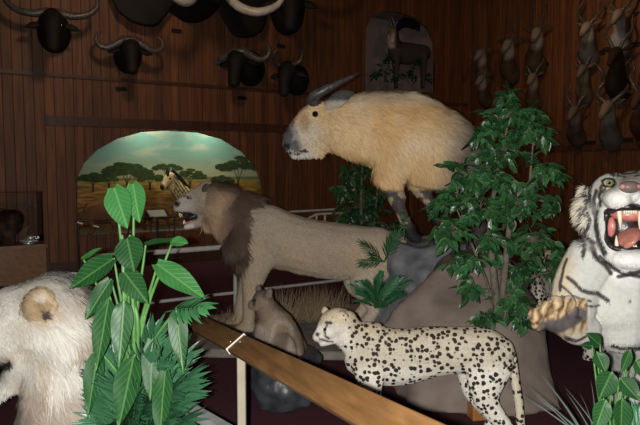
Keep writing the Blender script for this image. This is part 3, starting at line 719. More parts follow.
# horns sweep out, then up and back
for sg in (1, -1):
    mb = MB(); T.tube(mb, [(319, 108, .015*sg, 6, 5), (314, 103, .05*sg, 6.5, 5), (312, 98, .095*sg, 5.5, 5), (320, 93, .13*sg, 4.6, 4.3), (334, 86, .14*sg, 3.4, 3.4), (346, 80, .13*sg, 2.2, 2.2), (356, 75.5, .11*sg, 0.7, .7)], seg=12)
    link('horn', mb.mesh(), M_HORN, tak)
    mb = MB(); T.tube(mb, [(326, 108, .10*sg, 4, 2), (333, 103, .15*sg, 7.5, 2.5), (341, 98, .18*sg, 6.5, 2), (349, 95, .19*sg, 1.5, 1)], seg=12)
    em = mb.mesh(); paint(em, lambda c, n: blend(np.tile([[0.06, 0.055, 0.05]], (len(c), 1)), (0.45, 0.4, 0.32), ss(proj(c)[1], 99, 103))); link('ear', em, M_PELT, tak)
    eyes_mb(T.pt(314, 115, .135*sg if sg > 0 else -.135)-T.n*.04*sg, 0.028, parent=tak)
    mb = MB(); T.ell(mb, 287, 145, .028*sg, 2, 1.2, 2.2); link('nostril', mb.mesh(), M_BLACK, tak)

# ================================================================ cheetah
K = Fig(340, 340, 3.95, (-1, 0.16))
chee = thing('cheetah', base_of(K, 430), 'spotted cheetah standing in the foreground beside the wooden handrail', 'cheetah')
def cat_body(G, dx=0):
    mb = MB()
    G.tube(mb, [(360, 351, 0, 25, 15), (374, 355, 0, 30, 17), (400, 357, 0, 29, 18), (430, 352, 0, 26, 18), (458, 350, 0, 24, 18), (484, 352, 0, 25, 18), (500, 356, 0, 20, 14)])
    G.tube(mb, [(372, 345, 0, 24, 15), (354, 338, 0, 19, 13), (343, 329, 0, 15, 11)])
    G.tube(mb, [(347, 324, 0, 14, 12), (338, 322, .01, 15, 14), (331, 323, .02, 13, 12.5), (327, 326, .03, 10, 9)])
    G.tube(mb, [(331, 329, .03, 9.5, 9.5), (323, 332.5, .045, 7.5, 8.5), (319, 334.5, .055, 5.5, 6.5)])
    G.tube(mb, [(330, 319, .02, 7, 8), (323, 325, .045, 4.5, 5), (319, 331, .06, 3.4, 4)])
    G.tube(mb, [(335, 337, .02, 6, 7), (327, 340, .04, 4.2, 5), (323, 341.5, .05, 3, 4)])
    for sx, sy, la in ((324, 310.5, -.045), (343.5, 311.5, .075)):
        G.tube(mb, [(sx+2, sy+6, la*.8, 4.5, 3.5), (sx, sy+1, la*.8, 4.2, 3), (sx-.5, sy-1.5, la*.8, 2.5, 2)])
    for la, d in ((.085, 0), (-.085, -9)):
        G.tube(mb, [(372+d*.5, 358, la*.7, 22, 10), (371+d*.5, 379, la, 13, 8), (373+d*.5, 398, la, 9, 7), (374+d*.5, 420, la, 6.5, 6), (375+d*.5, 438, la, 6.5, 6.5)])
        G.tube(mb, [(374+d*.5, 443, la, 5.5, 8), (367+d*.5, 445, la, 6, 8.5), (361+d*.5, 447, la, 4, 7)])
        G.tube(mb, [(488+d, 358, la*.7, 26, 11), (484+d, 382, la, 17, 9), (486+d, 398, la, 12, 7.5), (497+d, 414, la, 9, 6.5), (504+d, 424, la, 8, 6), (499+d, 440, la, 7, 6), (495+d, 450, la, 7, 6.5)])
        G.tube(mb, [(497+d, 455, la, 5.5, 8), (488+d, 457, la, 6, 8.5), (481+d, 459, la, 4, 7)])
    return remesh(mb, 0.0095, 4, 0.002, 12)
me = cat_body(K)
def chcol(co, nn):
    px, py, _ = proj(co)
    c = np.tile(np.array([[0.50, 0.45, 0.35]]), (len(co), 1))
    c = blend(c, (0.42, 0.34, 0.23), ss(338-py, -8, 14)*(px > 350)*0.7)
    c = blend(c, (0.68, 0.64, 0.56), ss(py, 360, 376)+ss(360-px, 0, 14)*ss(py, 332, 345))
    hd = ss(352-px, 0, 6)*ss(346-py, 0, 4)
    c = blend(c, (0.55, 0.45, 0.31), hd*(1-ss(py, 316, 328)))
    c = blend(c, (0.66, 0.62, 0.55), hd*ss(py, 322, 330))
    c = blend(c, (0.03, 0.02, 0.02), 1-ss(seglen(px, py, [(327, 325), (324.5, 330), (325, 336), (329, 338.5)]), 0.5, 1.5))
    c = blend(c, (0.02, 0.015, 0.015), 1-ss(seglen(px, py, [(326, 322.5), (331, 323)]), 0.7, 2.0))
    c = blend(c, (0.04, 0.025, 0.025), 1-ss(np.hypot(px-317.5, py-334.5), 1.3, 3))
    c = blend(c, (0.04, 0.025, 0.025), 1-ss(seglen(px, py, [(319, 338.5), (326, 341), (333, 342)]), 0.3, 1.2))
    c = blend(c, (0.3, 0.26, 0.2), (1-ss(np.hypot(px-321, py-306), 3, 6))*0.8+(1-ss(np.hypot(px-344, py-310), 3, 6))*0.6)
    a = np.full(len(co), 1.0)
    a = a*(1-0.5*hd)*(1-0.75*hd*ss(py, 324, 332))*(1-0.95*hd*ss(326-px, 0, 3))
    a = np.where(py > 395, 0.95, a)
    return np.column_stack([c, a])
paint(me, chcol); link('body', me, M_CHEETAH, chee)
tmb = MB(); K.tube(tmb, [(505, 343, 0, 5, 5), (511, 355, 0, 5, 5), (515, 380, 0, 4.6, 4.6), (519, 405, 0, 4.4, 4.4), (521, 428, 0, 4.4, 4.4), (524, 444, 0, 4, 4), (531, 449, 0, 3, 3)], seg=12)
tm = tmb.mesh(); paint(tm, lambda c, n: np.tile([[0.58, 0.52, 0.4, 1.0]], (len(c), 1))); link('tail', tm, M_CHEETAH, chee)
eyes_mb(K.pt(328, 324, .135), 0.0105, m=M_EYE, parent=chee); eyes_mb(K.pt(320, 323.5, .03), 0.0105, m=M_EYE, parent=chee)
mb = MB(); K.ell(mb, 317, 334, .06, 2.2, 3, 1.8); link('nose', mb.mesh(), M_BLACK, chee, label='dark nose')

# leopard half hidden behind the ficus: a copy turned away, on the ground behind the boulder's right end
Q = Fig(545, 290, 5.0, (-0.9, -0.3))

# ================================================================ small seated cat on a dark rock
B = Fig(275, 330, 4.3, (-1, 0.25))
cub = thing('wildcat', base_of(B, 285, z=0.35), 'small grey brown wildcat seated with its back turned on a dark rock behind the handrail', 'wildcat')
mb = MB()
B.tube(mb, [(286, 362, 0, 19, 17), (283, 345, 0, 21, 18), (277, 328, 0, 19, 16), (270, 314, 0, 14, 12), (266, 304, 0, 10, 9)])
B.ell(mb, 263, 299, 0, 10.5, 9, 9); B.tube(mb, [(261, 301, .02, 7, 6), (254, 304, .03, 5, 4.5)])
B.tube(mb, [(270, 295, .05, 4, 2.5), (272, 289.5, .055, 3.4, 2), (272.5, 286.5, .055, 1.8, 1.2)]); B.tube(mb, [(257, 295, -.045, 4, 2.5), (256, 289, -.05, 3.4, 2), (255.5, 286, -.05, 1.8, 1.2)])
B.tube(mb, [(266, 325, .05, 9, 6), (264, 345, .07, 6, 5), (263, 362, .07, 5, 5)]); B.tube(mb, [(263, 325, -.06, 9, 6), (260, 345, -.07, 6, 5), (259, 362, -.07, 5, 5)])
B.ell(mb, 287, 346, .10, 14, 8, 18); B.ell(mb, 290, 352, -.10, 13, 7, 15); B.tube(mb, [(300, 366, .1, 5, 5), (285, 369, .13, 4.5, 5)])
me = remesh(mb, 0.011, 2, 0.004, 10)
def cubcol(co, nn):
    px, py, _ = proj(co); c = np.tile([[0.15, 0.108, 0.075]], (len(co), 1))
    c = blend(c, (0.22, 0.175, 0.14), ss(nz3(co, 5), 0, 0.4)); c = blend(c, (0.07, 0.05, 0.036), ss(nz3(co, 6, 5), 0, 0.4)*0.8)
    c = blend(c, (0.33, 0.29, 0.25), (1-ss(np.abs(seglen(px, py, [(282, 330), (280, 345)])-9), 0, 4))*0.4)
    c = blend(c, (0.03, 0.025, 0.022), 1-ss(seglen(px, py, [(254, 297), (254, 304)]), 1, 2.5)); c = blend(c, (0.1, 0.08, 0.07), ss(300-py, 0, 7)*0.8)
    return c
paint(me, cubcol); link('body', me, M_PELT, cub)
def dflow(p): a = np.tile([[0, 0, -1.0]], (len(p), 1)); return a-B.e*0.2
link('coat', fur(me, 13000, lambda p: np.full(len(p), 0.022), dflow, 0.005, cubcol, lift=0.35), M_FUR, cub)
eyes_mb(B.pt(258, 299, .055), 0.008, parent=cub)
lv = [(0.0, circ(-0.27, 4.28, 0.20, seed=21)), (0.15, circ(-0.27, 4.30, 0.24, seed=22)), (0.35, circ(-0.25, 4.33, 0.22, seed=23))]
cb = base_of(B, 285, z=0)
lv = [(z, [(x-(-0.26)+cb[0], y-4.3+cb[1]) for x, y in p]) for z, p in lv]
me = rock('rock', lv, 0.025, 0.03, 7, None, None, smooth=4)
o = link('dark_rock', me, M_DARKROCK, base=(cb[0], cb[1], 0)); tag(o, 'dark rounded rock under the seated wildcat, partly behind the handrail', 'rock')

# ================================================================ roaring tiger
G = Fig(620, 250, 3.4, (-1, 0), 1.19, True)
tig = thing('tiger', base_of(G, 625), 'pale striped tiger rearing up with open roaring mouth and raised paw', 'tiger')
mb = MB()
fk = G.k(620, 250)
# torso: chest, belly, haunches
G.tube(mb, [(628, 232, -.16, 30, 26), (622, 258, -.14, 44, 34), (617, 288, -.10, 52, 40), (617, 306, -.06, 44, 40), (619, 324, -.05, 30, 32)])
G.tube(mb, [(628, 322, -.2, 26, 34), (640, 362, -.34, 30, 34), (648, 420, -.36, 34, 36), (650, 470, -.32, 30, 34)])
# neck ruff and head; lateral offset = towards the viewer
G.ell(mb, 622, 214, -.10, 33, 26, 32); G.ell(mb, 614, 193, -.05, 23, 24, 21); G.ell(mb, 644, 193, -.05, 23, 24, 21)
G.ell(mb, 595, 220, -.06, 14, 16, 28, rot=14); G.ell(mb, 584, 214, -.07, 10, 10, 18, rot=10); G.ell(mb, 668, 222, -.04, 17, 18, 30, rot=-12)
# muzzle bridge and pads above the mouth
G.tube(mb, [(628, 181, .0, 10, 20), (629, 184, .08, 9, 15), (630, 188, .15, 8, 10)], sub=3)
G.ell(mb, 617, 199, .10, 13, 18, 11, rot=-10); G.ell(mb, 643, 199, .10, 13, 18, 11, rot=10)
G.ell(mb, 630, 194, .11, 8, 14, 8)
# cheeks either side of the open mouth and the lower jaw
G.tube(mb, [(604, 205, .03, 5, 8), (601, 225, .03, 5, 8), (604, 243, .05, 6, 8), (613, 255, .08, 8, 9)])
G.tube(mb, [(656, 205, .03, 5, 8), (659, 225, .03, 5, 8), (656, 243, .05, 6, 8), (647, 255, .08, 8, 9)])
G.ell(mb, 630, 258, .10, 21, 20, 11); G.ell(mb, 629, 260, .03, 24, 22, 15)
for x, r in ((586, 1), (674, -1)):
    G.tube(mb, [(x+8*r, 198, -.12, 9, 6), (x, 192, -.13, 8, 5), (x-3*r, 188, -.13, 4, 3)])
# raised near arm (image left)
G.tube(mb, [(592, 262, -.04, 28, 22), (577, 290, .0, 25, 19), (574, 316, .05, 20, 17), (577, 330, .09, 15, 14)])
G.tube(mb, [(588, 330, .06, 14, 13), (576, 330, .10, 14, 13), (564, 323, .13, 13, 12), (552, 320, .15, 11, 11), (544, 320, .16, 9, 10)])
for i, (x, y) in enumerate([(536, 316), (545, 308), (556, 303), (568, 303)]):
    G.ell(mb, x, y, .20-.012*i, 7.5, 8, 7.5)
    G.ell(mb, x+3, y+8, .18-.012*i, 7.5, 8, 7)
# other arm, hanging outside the frame
G.tube(mb, [(660, 262, -.04, 26, 22), (680, 290, .0, 20, 18), (690, 320, .10, 15, 14), (680, 335, .18, 14, 12), (668, 335, .24, 13, 12)])
# hind legs
for x, s in ((628, -1), (676, 1)):
    G.tube(mb, [(x, 400, -.2, 24, 26), (x, 430, -.15, 20, 22), (x, 452, -.2, 13, 13), (x, 466, -.22, 11, 11), (x, 472, -.15, 9, 12), (x, 474, -.08, 7, 11)])
me = remesh(mb, 0.0075, 3, 0.003, 10)
stripes = [([(600, 248), (578, 262), (566, 276)], 0), ([(567, 278), (580, 289), (597, 294), (607, 301)], 1.5), ([(562, 286), (572, 296), (590, 300)], .8), ([(590, 250), (600, 262), (612, 274)], 1.8),
           ([(586, 232), (590, 245), (601, 262), (612, 266)], 1.4), ([(577, 236), (583, 243), (583, 256)], 1.2), ([(620, 277), (632, 272), (650, 268)], 1.6), ([(612, 346), (622, 349), (640, 347)], 1.5),
           ([(597, 190), (593, 200), (595, 214)], 1.5), ([(603, 185), (599, 196), (600, 206)], 1.1), ([(600, 176), (606, 173), (614, 175)], 1.0), ([(592, 184), (589, 194), (590, 206)], 1.0), ([(606, 188), (600, 192), (598, 198)], 0.8),
           ([(586, 208), (590, 220), (588, 232)], 1.3), ([(581, 222), (586, 234), (592, 243)], 1.2), ([(640, 300), (632, 302)], 1.2), ([(590, 335), (578, 340), (566, 338)], 1.0), ([(566, 260), (562, 275), (560, 290)], 1.0),
           ([(622, 172), (632, 173)], 0.8), ([(598, 212), (596, 226), (599, 242), (606, 254)], 1.6), ([(590, 196), (584, 206), (583, 218)], 1.1), ([(601, 256), (611, 268), (628, 274)], 1.2), ([(572, 300), (586, 306), (598, 306)], 0.9), ([(617, 174), (624, 177)], 0.7), ([(596, 178), (588, 186), (584, 196)], 1.0), ([(650, 290), (638, 292)], 1.2)]
for i in range(8): stripes.append(([(575+4*(i % 2), 372+i*16), (600, 378+i*16), (620+5*(i % 2), 372+i*16)], 2.0)); stripes.append(([(682, 372+i*16), (660, 378+i*16), (640, 374+i*16)], 2.0))
def tigcol(co, nn):
    px, py, _ = proj(co); px = np.where(px > 630, 1260-px, px); c = np.tile([[0.53, 0.53, 0.49]], (len(co), 1))
    wx = px+3*nz3(co, 12); wy = py+3*nz3(co, 12, 3)
    c = blend(c, (0.55, 0.42, 0.22), ss(582-px, 0, 18)*ss(py, 240, 260)*0.6+ss(594-px, 0, 14)*(py < 230)*0.45)
    c = blend(c, (0.5, 0.4, 0.25), (1-ss(np.hypot(px-606, (py-187)*1.3), 6, 12))*0.6)
    c = blend(c, (0.33, 0.29, 0.24), (1-ss(np.hypot((px-630)*.8, py-178), 4, 14))*0.9)
    c = blend(c, (0.74, 0.73, 0.70), (1-ss(np.hypot(px-617, (py-200)*1.3), 8, 14))*0.9+ss(py, 246, 256)*(1-ss(np.hypot(px-630, py-262), 18, 30)))
    for ln, wd in stripes:
        if wd > 0: c = blend(c, (0.03, 0.025, 0.025), (1-ss(seglen(wx, wy, ln), wd*0.8, wd*1.5+0.6))*0.95)
    paw = ss(590-px, 0, 5)*ss(py, 296, 302)*(px < 588)*(1-ss(py, 326, 340)*ss(px, 555, 562))
    c = blend(c, (0.30, 0.18, 0.075), paw*0.9)
    c = blend(c, (0.22, 0.2, 0.18), (1-ss(seglen(px, py, [(592, 210), (586, 235), (594, 258)]), 2, 9))*ss(nz3(co, 10), -.2, .3)*.7)
    st = np.sin(px*0.7+4*nz3(co, 22)+py*0.15); c = blend(c, (0.62, 0.5, 0.32), paw*ss(st, 0.1, 0.8)*0.7); c = blend(c, (0.08, 0.045, 0.02), paw*ss(-st, 0.6, 0.95)*0.8)
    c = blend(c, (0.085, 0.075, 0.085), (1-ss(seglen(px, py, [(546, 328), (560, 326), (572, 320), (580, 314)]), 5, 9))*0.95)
    c = blend(c, (0.02, 0.016, 0.016), 1-ss(seglen(px, py, [(602, 181), (606, 178.5), (613, 179), (616, 184), (610, 187), (604, 186), (602, 181)]), 0.8, 1.8))
    return c
paint(me, tigcol); link('body', me, pelt('tiger_pelt', nscale=40, nstr=0.1, var=0.1), tig)
def gflow(p):
    px, py, _ = proj(p); a = np.tile([[0, 0, -1.0]], (len(p), 1)); a[:, 0] = (px-630)/40*(py < 240); a[:, 1] += 0.3; return a
def glen(p):
    px, py, _ = proj(p); px = np.where(px > 630, 1260-px, px); return 0.016+0.035*((1-ss(seglen(px, py, [(583, 192), (578, 215), (584, 240)]), 4, 14)))
def gmask(c):
    px, py, dd = proj(c); px = np.where(px > 630, 1260-px, px); ok = (py < 400).astype(float)*(px > 500)
    ok *= 1-(1-ss(seglen(px, py, [(606, 183), (612, 183)]), 5, 6)); ok *= 1-(1-ss(np.hypot(px-630, (py-187)), 9, 12)); ok *= 1-(px < 592)*(py > 293)*(py < 338); return ok+1e-6
link('coat', fur(me, 42000, glen, gflow, 0.0045, tigcol, lift=0.25, mask=gmask), M_FUR, tig)
# mouth
mb = MB()
oval = [(607, 212, .06), (604, 226, .05), (606, 240, .07), (614, 248, .10), (630, 250, .13), (646, 248, .10), (654, 240, .07), (656, 226, .05), (653, 212, .06), (643, 208, .12), (630, 207, .16), (617, 208, .12), (607, 212, .06)]
mb.tube([G.pt(x, y, la) for x, y, la in oval], [0.019]*13, lat=G.n, seg=8, sub=4, caps=False); link('lips', mb.mesh(), M_LIPBLK, tig, label='black lips')
mb = MB(); G.ell(mb, 630, 228, .0, 24, 16, 22); link('throat', mb.mesh(), M_LIPBLK, tig, label='dark throat lining')
mb = MB(); G.ell(mb, 630, 214, .045, 19, 16, 7.5, rot=0); link('palate', mb.mesh(), M_GUM, tig, label='pink ridged palate')
mb = MB(); G.ell(mb, 611, 227, .02, 4, 6, 10); link('cheek_lining', mb.mesh(), M_GUM, tig)
mb = MB(); G.ell(mb, 649, 227, .02, 4, 6, 10); link('cheek_lining', mb.mesh(), M_GUM, tig)
mb = MB(); G.tube(mb, [(630, 232, .0, 7, 12), (630, 235, .06, 7, 13), (630, 240, .12, 5, 11), (630, 244, .15, 3, 7)]); link('tongue', mb.mesh(), M_TONGUE, tig)
for x, y, la, dz, r, dx in ((619, 209, .115, 20, 2.6, 1), (641, 209, .115, 20, 2.6, -1), (617, 250, .10, -14, 2.2, -.5), (643, 250, .10, -14, 2.2, .5)):
    mb = MB(); G.tube(mb, [(x, y, la, r), (x+dx, y+dz*.55, la+.01, r*.75), (x+dx*1.4, y+dz, la, .5)], seg=10, sub=3); link('canine_tooth', mb.mesh(), M_TOOTH, tig)
for i in range(6):
    mb = MB(); x = 624.5+i*2.3; G.tube(mb, [(x, 209, .135, 1.2), (x, 212.5, .137, 1.0), (x, 214, .136, .5)], seg=8, sub=2); link('incisor', mb.mesh(), M_TOOTH, tig)
    mb = MB(); G.tube(mb, [(x, 250, .125, 1.2), (x, 246.5, .127, 1.0), (x, 245, .126, .5)], seg=8, sub=2); link('incisor', mb.mesh(), M_TOOTH, tig)
for x in (609.5, 651):
    e = eyes_mb(G.pt(x, 183, .088), 0.017, m=M_EYEGR, parent=tig)
    mb = MB(); G.ell(mb, x, 183, .107, 1.6, 1.1, 1.6); link('pupil', mb.mesh(), M_EYE, e)
mb = MB(); G.ell(mb, 630, 187, .17, 10, 7, 6.0); nose = link('nose', mb.mesh(), mat('dusky_nose', (0.16, 0.11, 0.10), 0.45), tig, label='dusky nose pad')
for x in (622.6, 637.6):
    mb = MB(); G.ell(mb, x, 186.5, .185, 3.2, 3.4, 2.6); link('nostril', mb.mesh(), M_NOSE, nose, label='pink nostril')
for i, (x, y) in enumerate([(530, 317), (539, 306), (550, 299), (563, 297)]):
    mb = MB(); G.tube(mb, [(x+2, y+2, .205-.012*i, 1.6), (x-1.2, y-.5, .215-.012*i, 1.2), (x-2.5, y+2, .222-.012*i, .4)], seg=8, sub=3); link('claw', mb.mesh(), M_HORNP, tig)

# ================================================================ white lion, foreground left
H = Fig(40, 320, 3.0, (-1, -0.15), 1.46, True)
wl = thing('white_lion', base_of(H, 30), 'cream furred lion with round brown ear at the lower left edge', 'lion')
mb = MB()
H.tube(mb, [(62, 330, 0, 36, 38), (48, 318, 0, 38, 40), (25, 320, 0, 36, 36), (0, 328, 0, 34, 32), (-25, 336, 0, 26, 26), (-45, 344, 0, 22, 22), (-55, 346, 0, 17, 18)])
H.tube(mb, [(36, 350, 0, 30, 26), (5, 388, 0, 9, 16), (-25, 400, 0, 9, 14), (-42, 404, 0, 8, 12)])
H.tube(mb, [(56, 345, 0, 34, 34), (57, 390, 0, 34, 34), (60, 440, 0, 42, 40), (80, 500, -.05, 55, 48), (110, 540, -.1, 55, 50), (150, 590, -.1, 50, 46)])
for la in (.12, -.12):
    H.tube(mb, [(50, 470, la, 36, 28), (44, 540, la, 24, 22), (40, 610, la, 18, 18), (38, 665, la, 17, 18)]); H.tube(mb, [(38, 672, la, 13, 20), (20, 676, la, 13, 22), (8, 678, la, 9, 18)])
    H.tube(mb, [(150, 600, la, 36, 26), (140, 640, la, 24, 20), (146, 672, la, 14, 20), (125, 676, la, 13, 20)])
me = remesh(mb, 0.012, 6, 0.006, 8)
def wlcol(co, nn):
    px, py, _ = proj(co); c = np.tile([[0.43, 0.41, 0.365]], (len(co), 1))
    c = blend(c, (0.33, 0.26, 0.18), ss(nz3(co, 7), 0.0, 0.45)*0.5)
    c = blend(c, (0.24, 0.185, 0.14), ss(px-0.12*(py-300), 60, 84)*0.7+ss(py, 370, 388)*ss(px, 5, 22)*0.75)  # brown mane edge and neck; below the jaw the brown also paints shade
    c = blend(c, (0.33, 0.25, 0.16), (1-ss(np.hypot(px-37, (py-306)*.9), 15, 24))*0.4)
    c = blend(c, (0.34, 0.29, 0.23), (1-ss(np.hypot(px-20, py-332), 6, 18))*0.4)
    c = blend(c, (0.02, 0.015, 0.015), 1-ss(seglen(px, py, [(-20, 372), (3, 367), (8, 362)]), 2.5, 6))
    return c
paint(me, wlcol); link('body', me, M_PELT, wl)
def wflow(p):
    px, py, _ = proj(p); a = np.tile(-H.e, (len(p), 1)); a = a+np.array([0, 0, 1.0])*((-0.5-1.6*ss(py, 300, 345))[:, None]); return a
def wlen(p):
    px, py, _ = proj(p); return 0.026+0.07*ss(px, 20, 60)+0.02*ss(290-py, 0, 12)+0.03*ss(py, 360, 380)*ss(px, 15, 40)
def wmask(c):
    px, py, _ = proj(c); return ((py < 470) & (px > -15)).astype(float)*ss(np.hypot((px-38)/15, (py-305)/17), 0.8, 1.05)+0.01
link('mane', fur(me, 36000, wlen, wflow, 0.0055, wlcol, lift=0.42, mask=wmask, wav=0.55, clump=.9, cs=18.0), M_FUR, wl, label='cream shaggy mane')
for la in (.118, -.118):
    mb = MB(); H.ell(mb, 38, 306, la, 14, 5, 17, rot=-10, seg=20, rg=14)
    em = remesh(mb, 0.006, 2)
    def earcol(co, nn):
        px, py, _ = proj(co); r = np.hypot((px-40)/11, (py-306)/13); c = np.tile([[0.30, 0.22, 0.13]], (len(co), 1))
        c = blend(c, (0.17, 0.115, 0.06), (1-ss(r, 0.5, 0.95))*(.6+.8*nz3(co, 30))); c = blend(c, (0.04, 0.03, 0.028), 1-ss(np.hypot(px-43, py-312)+4*nz3(co, 40), 3, 6)); c = blend(c, (.36, .31, .24), 1-ss(np.hypot(px-38, (py-296)*1.4), 4, 9)); return c
    paint(em, earcol); e = link('ear', em, M_PELT, wl, label='round brown ear')
    link('ear_tuft', fur(em, 3500, lambda p: np.full(len(p), 0.03), wflow, 0.004, earcol, lift=0.45, clump=.8, cs=30), M_FUR, e)
mb = MB(); H.ell(mb, -30, 374, 0, 36, 20, 12, rot=20); link('mouth_lining', mb.mesh(), M_LIPBLK, wl, label='dark open mouth')
for la in (.18, -.18): eyes_mb(H.pt(-38, 326, la), 0.02, parent=wl)

# ================================================================ zebra in the diorama
za = bw(172, 215, -0.32)
zd = float((za-CAM)@FW)
Z = Fig(172, 215, zd, (-0.9, -0.45))
zeb = thing('zebra', np.array([*Z.pt(215, 215)[:2], mz0-0.05]), 'striped zebra standing in the arched diorama, looking out behind the lion', 'zebra')
mb = MB()
Z.tube(mb, [(192, 206, 0, 13, 9), (205, 207, 0, 14, 10), (222, 207, 0, 13.5, 10), (240, 205, 0, 14, 10), (253, 207, 0, 9, 7)])
Z.tube(mb, [(195, 202, 0, 13, 7), (184, 195, 0, 9, 5.5), (175, 186, 0, 7, 4.5), (171, 180, .0, 6, 4)])
Z.tube(mb, [(171, 177, .02, 5.5, 4.5), (167, 180, .06, 5, 4), (163.5, 184, .12, 3.6, 3.2), (161, 187, .16, 3.4, 3.2)])
for x, la in ((197, .07), (194, -.07), (246, .07), (243, -.07)):
    Z.tube(mb, [(x, 212, la, 7, 4), (x-1, 222, la, 4, 3), (x, 232, la, 2.6, 2.4), (x-.5, 240, la, 2.2, 2.2)])
me = remesh(mb, 0.022, 3)
def zcol(co, nn):
    px, py, _ = proj(co); c = np.tile([[0.72, 0.6, 0.3]], (len(co), 1))
    q = px+0.75*np.where(px < 190, -(py-190), 0)*1.0; hd = (px < 174)&(py < 191)
    s = np.sin(q*1.75+2*nz3(co, 3)); c = blend(c, (0.02, 0.016, 0.012), ss(s, -0.15, 0.25)*(~hd))
    s2 = np.sin((px+py)*2.6); c = blend(c, (0.03, 0.02, 0.015), ss(s2, 0.4, 0.7)*hd*0.35)
    c = blend(c, (0.015, 0.012, 0.01), 1-ss(np.hypot(px-160.5, py-187.5), 3, 5)); return c
paint(me, zcol); link('body', me, M_PELT, zeb)
mb = MB(); Z.tube(mb, [(173, 171, 0, 2, 1), (180, 179, 0, 2.4, 1), (188, 188, 0, 2.2, 1), (196, 192, 0, 1.4, 1)], seg=8); link('mane', mb.mesh(), M_BLACK, zeb)
for x, la in ((166.5, .1), (173, .0)):
    mb = MB(); Z.tube(mb, [(x, 175, la, 1.4, 1.2), (x-.3, 171.5, la, 1.8, 1.3), (x-.3, 168.5, la, .5, .5)], seg=8); link('ear', mb.mesh(), M_BLACK, zeb)
eyes_mb(Z.pt(168.5, 178.5, .125), 0.018, parent=zeb)

def antelope(G, name, label, col, spec, legs, grp=None):
    zb = thing(name, np.array([*G.pt(spec[0][0], spec[0][1])[:2], mz0-0.05]), label, 'antelope', grp)
    mb = MB(); G.tube(mb, spec)
    for lg in legs: G.tube(mb, lg)
    me = remesh(mb, 0.025, 3); paint(me, lambda c, n: np.tile([list(col)], (len(c), 1))); link('body', me, M_PELT, zb); return zb
A1 = Fig(98, 220, float((bw(98, 220, -0.4)-CAM)@FW), (-1, -0.6))
a = antelope(A1, 'antelope', 'brown antelope resting in the left corner of the arched diorama', (0.13, 0.06, 0.03), [(86, 222, 0, 5, 5), (92, 216, 0, 9, 7), (103, 214, 0, 10, 8), (113, 217, 0, 8, 7), (117, 222, 0, 5, 5)], [[(88, 220, 0, 4, 3), (83, 214, 0, 3.5, 3), (79, 217, 0, 2.5, 2.2)], [(90, 222, .1, 3, 3), (92, 230, .1, 2.2, 2), (88, 233, .1, 2, 2)], [(112, 222, .1, 3, 3), (114, 230, .1, 2.2, 2), (110, 233, .1, 2, 2)]])
mb = MB(); A1.tube(mb, [(83, 212, .05, 1), (84, 207, .06, .8), (87, 203, .06, .3)], seg=7); link('horn', mb.mesh(), M_HORN, a)
A2 = Fig(152, 220, float((bw(152, 220, -0.4)-CAM)@FW), (-1, -0.6))
a = antelope(A2, 'antelope', 'dark brown grazing antelope in the arched diorama below the zebra head', (0.09, 0.045, 0.025), [(148, 214, 0, 5, 4), (155, 212, 0, 6, 5), (163, 214, 0, 6, 5), (167, 216, 0, 3.5, 3)], [[(148, 214, 0, 3, 2.5), (144, 220, 0, 2.4, 2), (142, 227, 0, 2, 1.8)], [(150, 217, .05, 2.4, 2), (150, 226, .05, 1.4, 1.3), (150, 236, .05, 1.3, 1.3)], [(165, 217, .05, 2.6, 2), (168, 226, .05, 1.4, 1.3), (169, 236, .05, 1.3, 1.3)]])
mb = MB(); A2.tube(mb, [(144, 217, .04, .8), (140, 214, .06, .6), (138, 210, .06, .3)], seg=7); link('horn', mb.mesh(), M_HORN, a)

# ================================================================ rails
rl = P(237, 344, 2.7)
rd = -nrm(ray(60, 253))              # along the sloping board, towards the viewer
_h = nrm(np.cross(rd, (0, 0, 1))); _u = np.cross(_h, rd); _u = _u if _u[2] > 0 else -_u
if _h[0] < 0: _h = -_h
def _sl(t):
    v = rl+(_h*math.cos(t)+_u*math.sin(t))*.1; x, y, _ = proj(v[None]); return (344-y[0])/(x[0]-237), math.hypot(344-y[0], x[0]-237)
_t = min(np.linspace(0, 1.2, 121), key=lambda t: abs(_sl(t)[0]-15/17))
RWID = 0.1*22.7/_sl(_t)[1]
rs_ = _h*math.cos(_t)+_u*math.sin(_t); rn_ = -_h*math.sin(_t)+_u*math.cos(_t)
pa = rl-rd*1.5; pb = rl+rd*2.1; rz = rl[2]
def rbar(mb, a, b, w_, h_): mb.box((a+b)/2, np.linalg.norm(b-a), w_, h_, rd, rs_, rn_)
M_POST2 = noisy((0.42, 0.36, 0.28), (0.5, 0.44, 0.35), 9, 0.5, 0.05, name='pale_strip')
hr = thing('handrail', np.array([rl[0], rl[1], 0]), 'wide golden wood plank handrail on a white post crossing the foreground', 'handrail')
mb = MB(); rbar(mb, pa, rl-rd*0.003, RWID, 0.026); o = link('plank', mb.mesh(smooth=False), None, hr)
# grain follows the board
def woodrail(nt, b):
    o = tc(nt); mp = N(nt, 'ShaderNodeMapping'); mp.inputs['Rotation'].default_value = (0, 0, -math.atan2(rd[1], rd[0])); mp.vector_type = 'POINT'; nt.links.new(o, mp.inputs[0])
    m2 = N(nt, 'ShaderNodeMapping'); m2.inputs['Scale'].default_value = (1.6, 28, 28); nt.links.new(mp.outputs[0], m2.inputs[0])
    n = N(nt, 'ShaderNodeTexNoise'); n.inputs['Scale'].default_value = 1.0; n.inputs['Detail'].default_value = 7; n.inputs['Distortion'].default_value = 0.8; nt.links.new(m2.outputs[0], n.inputs['Vector'])
    nt.links.new(ramp(nt, n.outputs[0], [(0.3, (0.075, 0.036, 0.013)), (0.55, (0.12, 0.06, 0.022)), (0.75, (0.165, 0.084, 0.032))]), b.inputs['Base Color'])
M_RW = mat('rail_wood', (0.3, 0.15, 0.05), 0.38, build=woodrail); o.data.materials.append(M_RW)
bv = o.modifiers.new('bevel', 'BEVEL'); bv.width = 0.006; bv.segments = 3
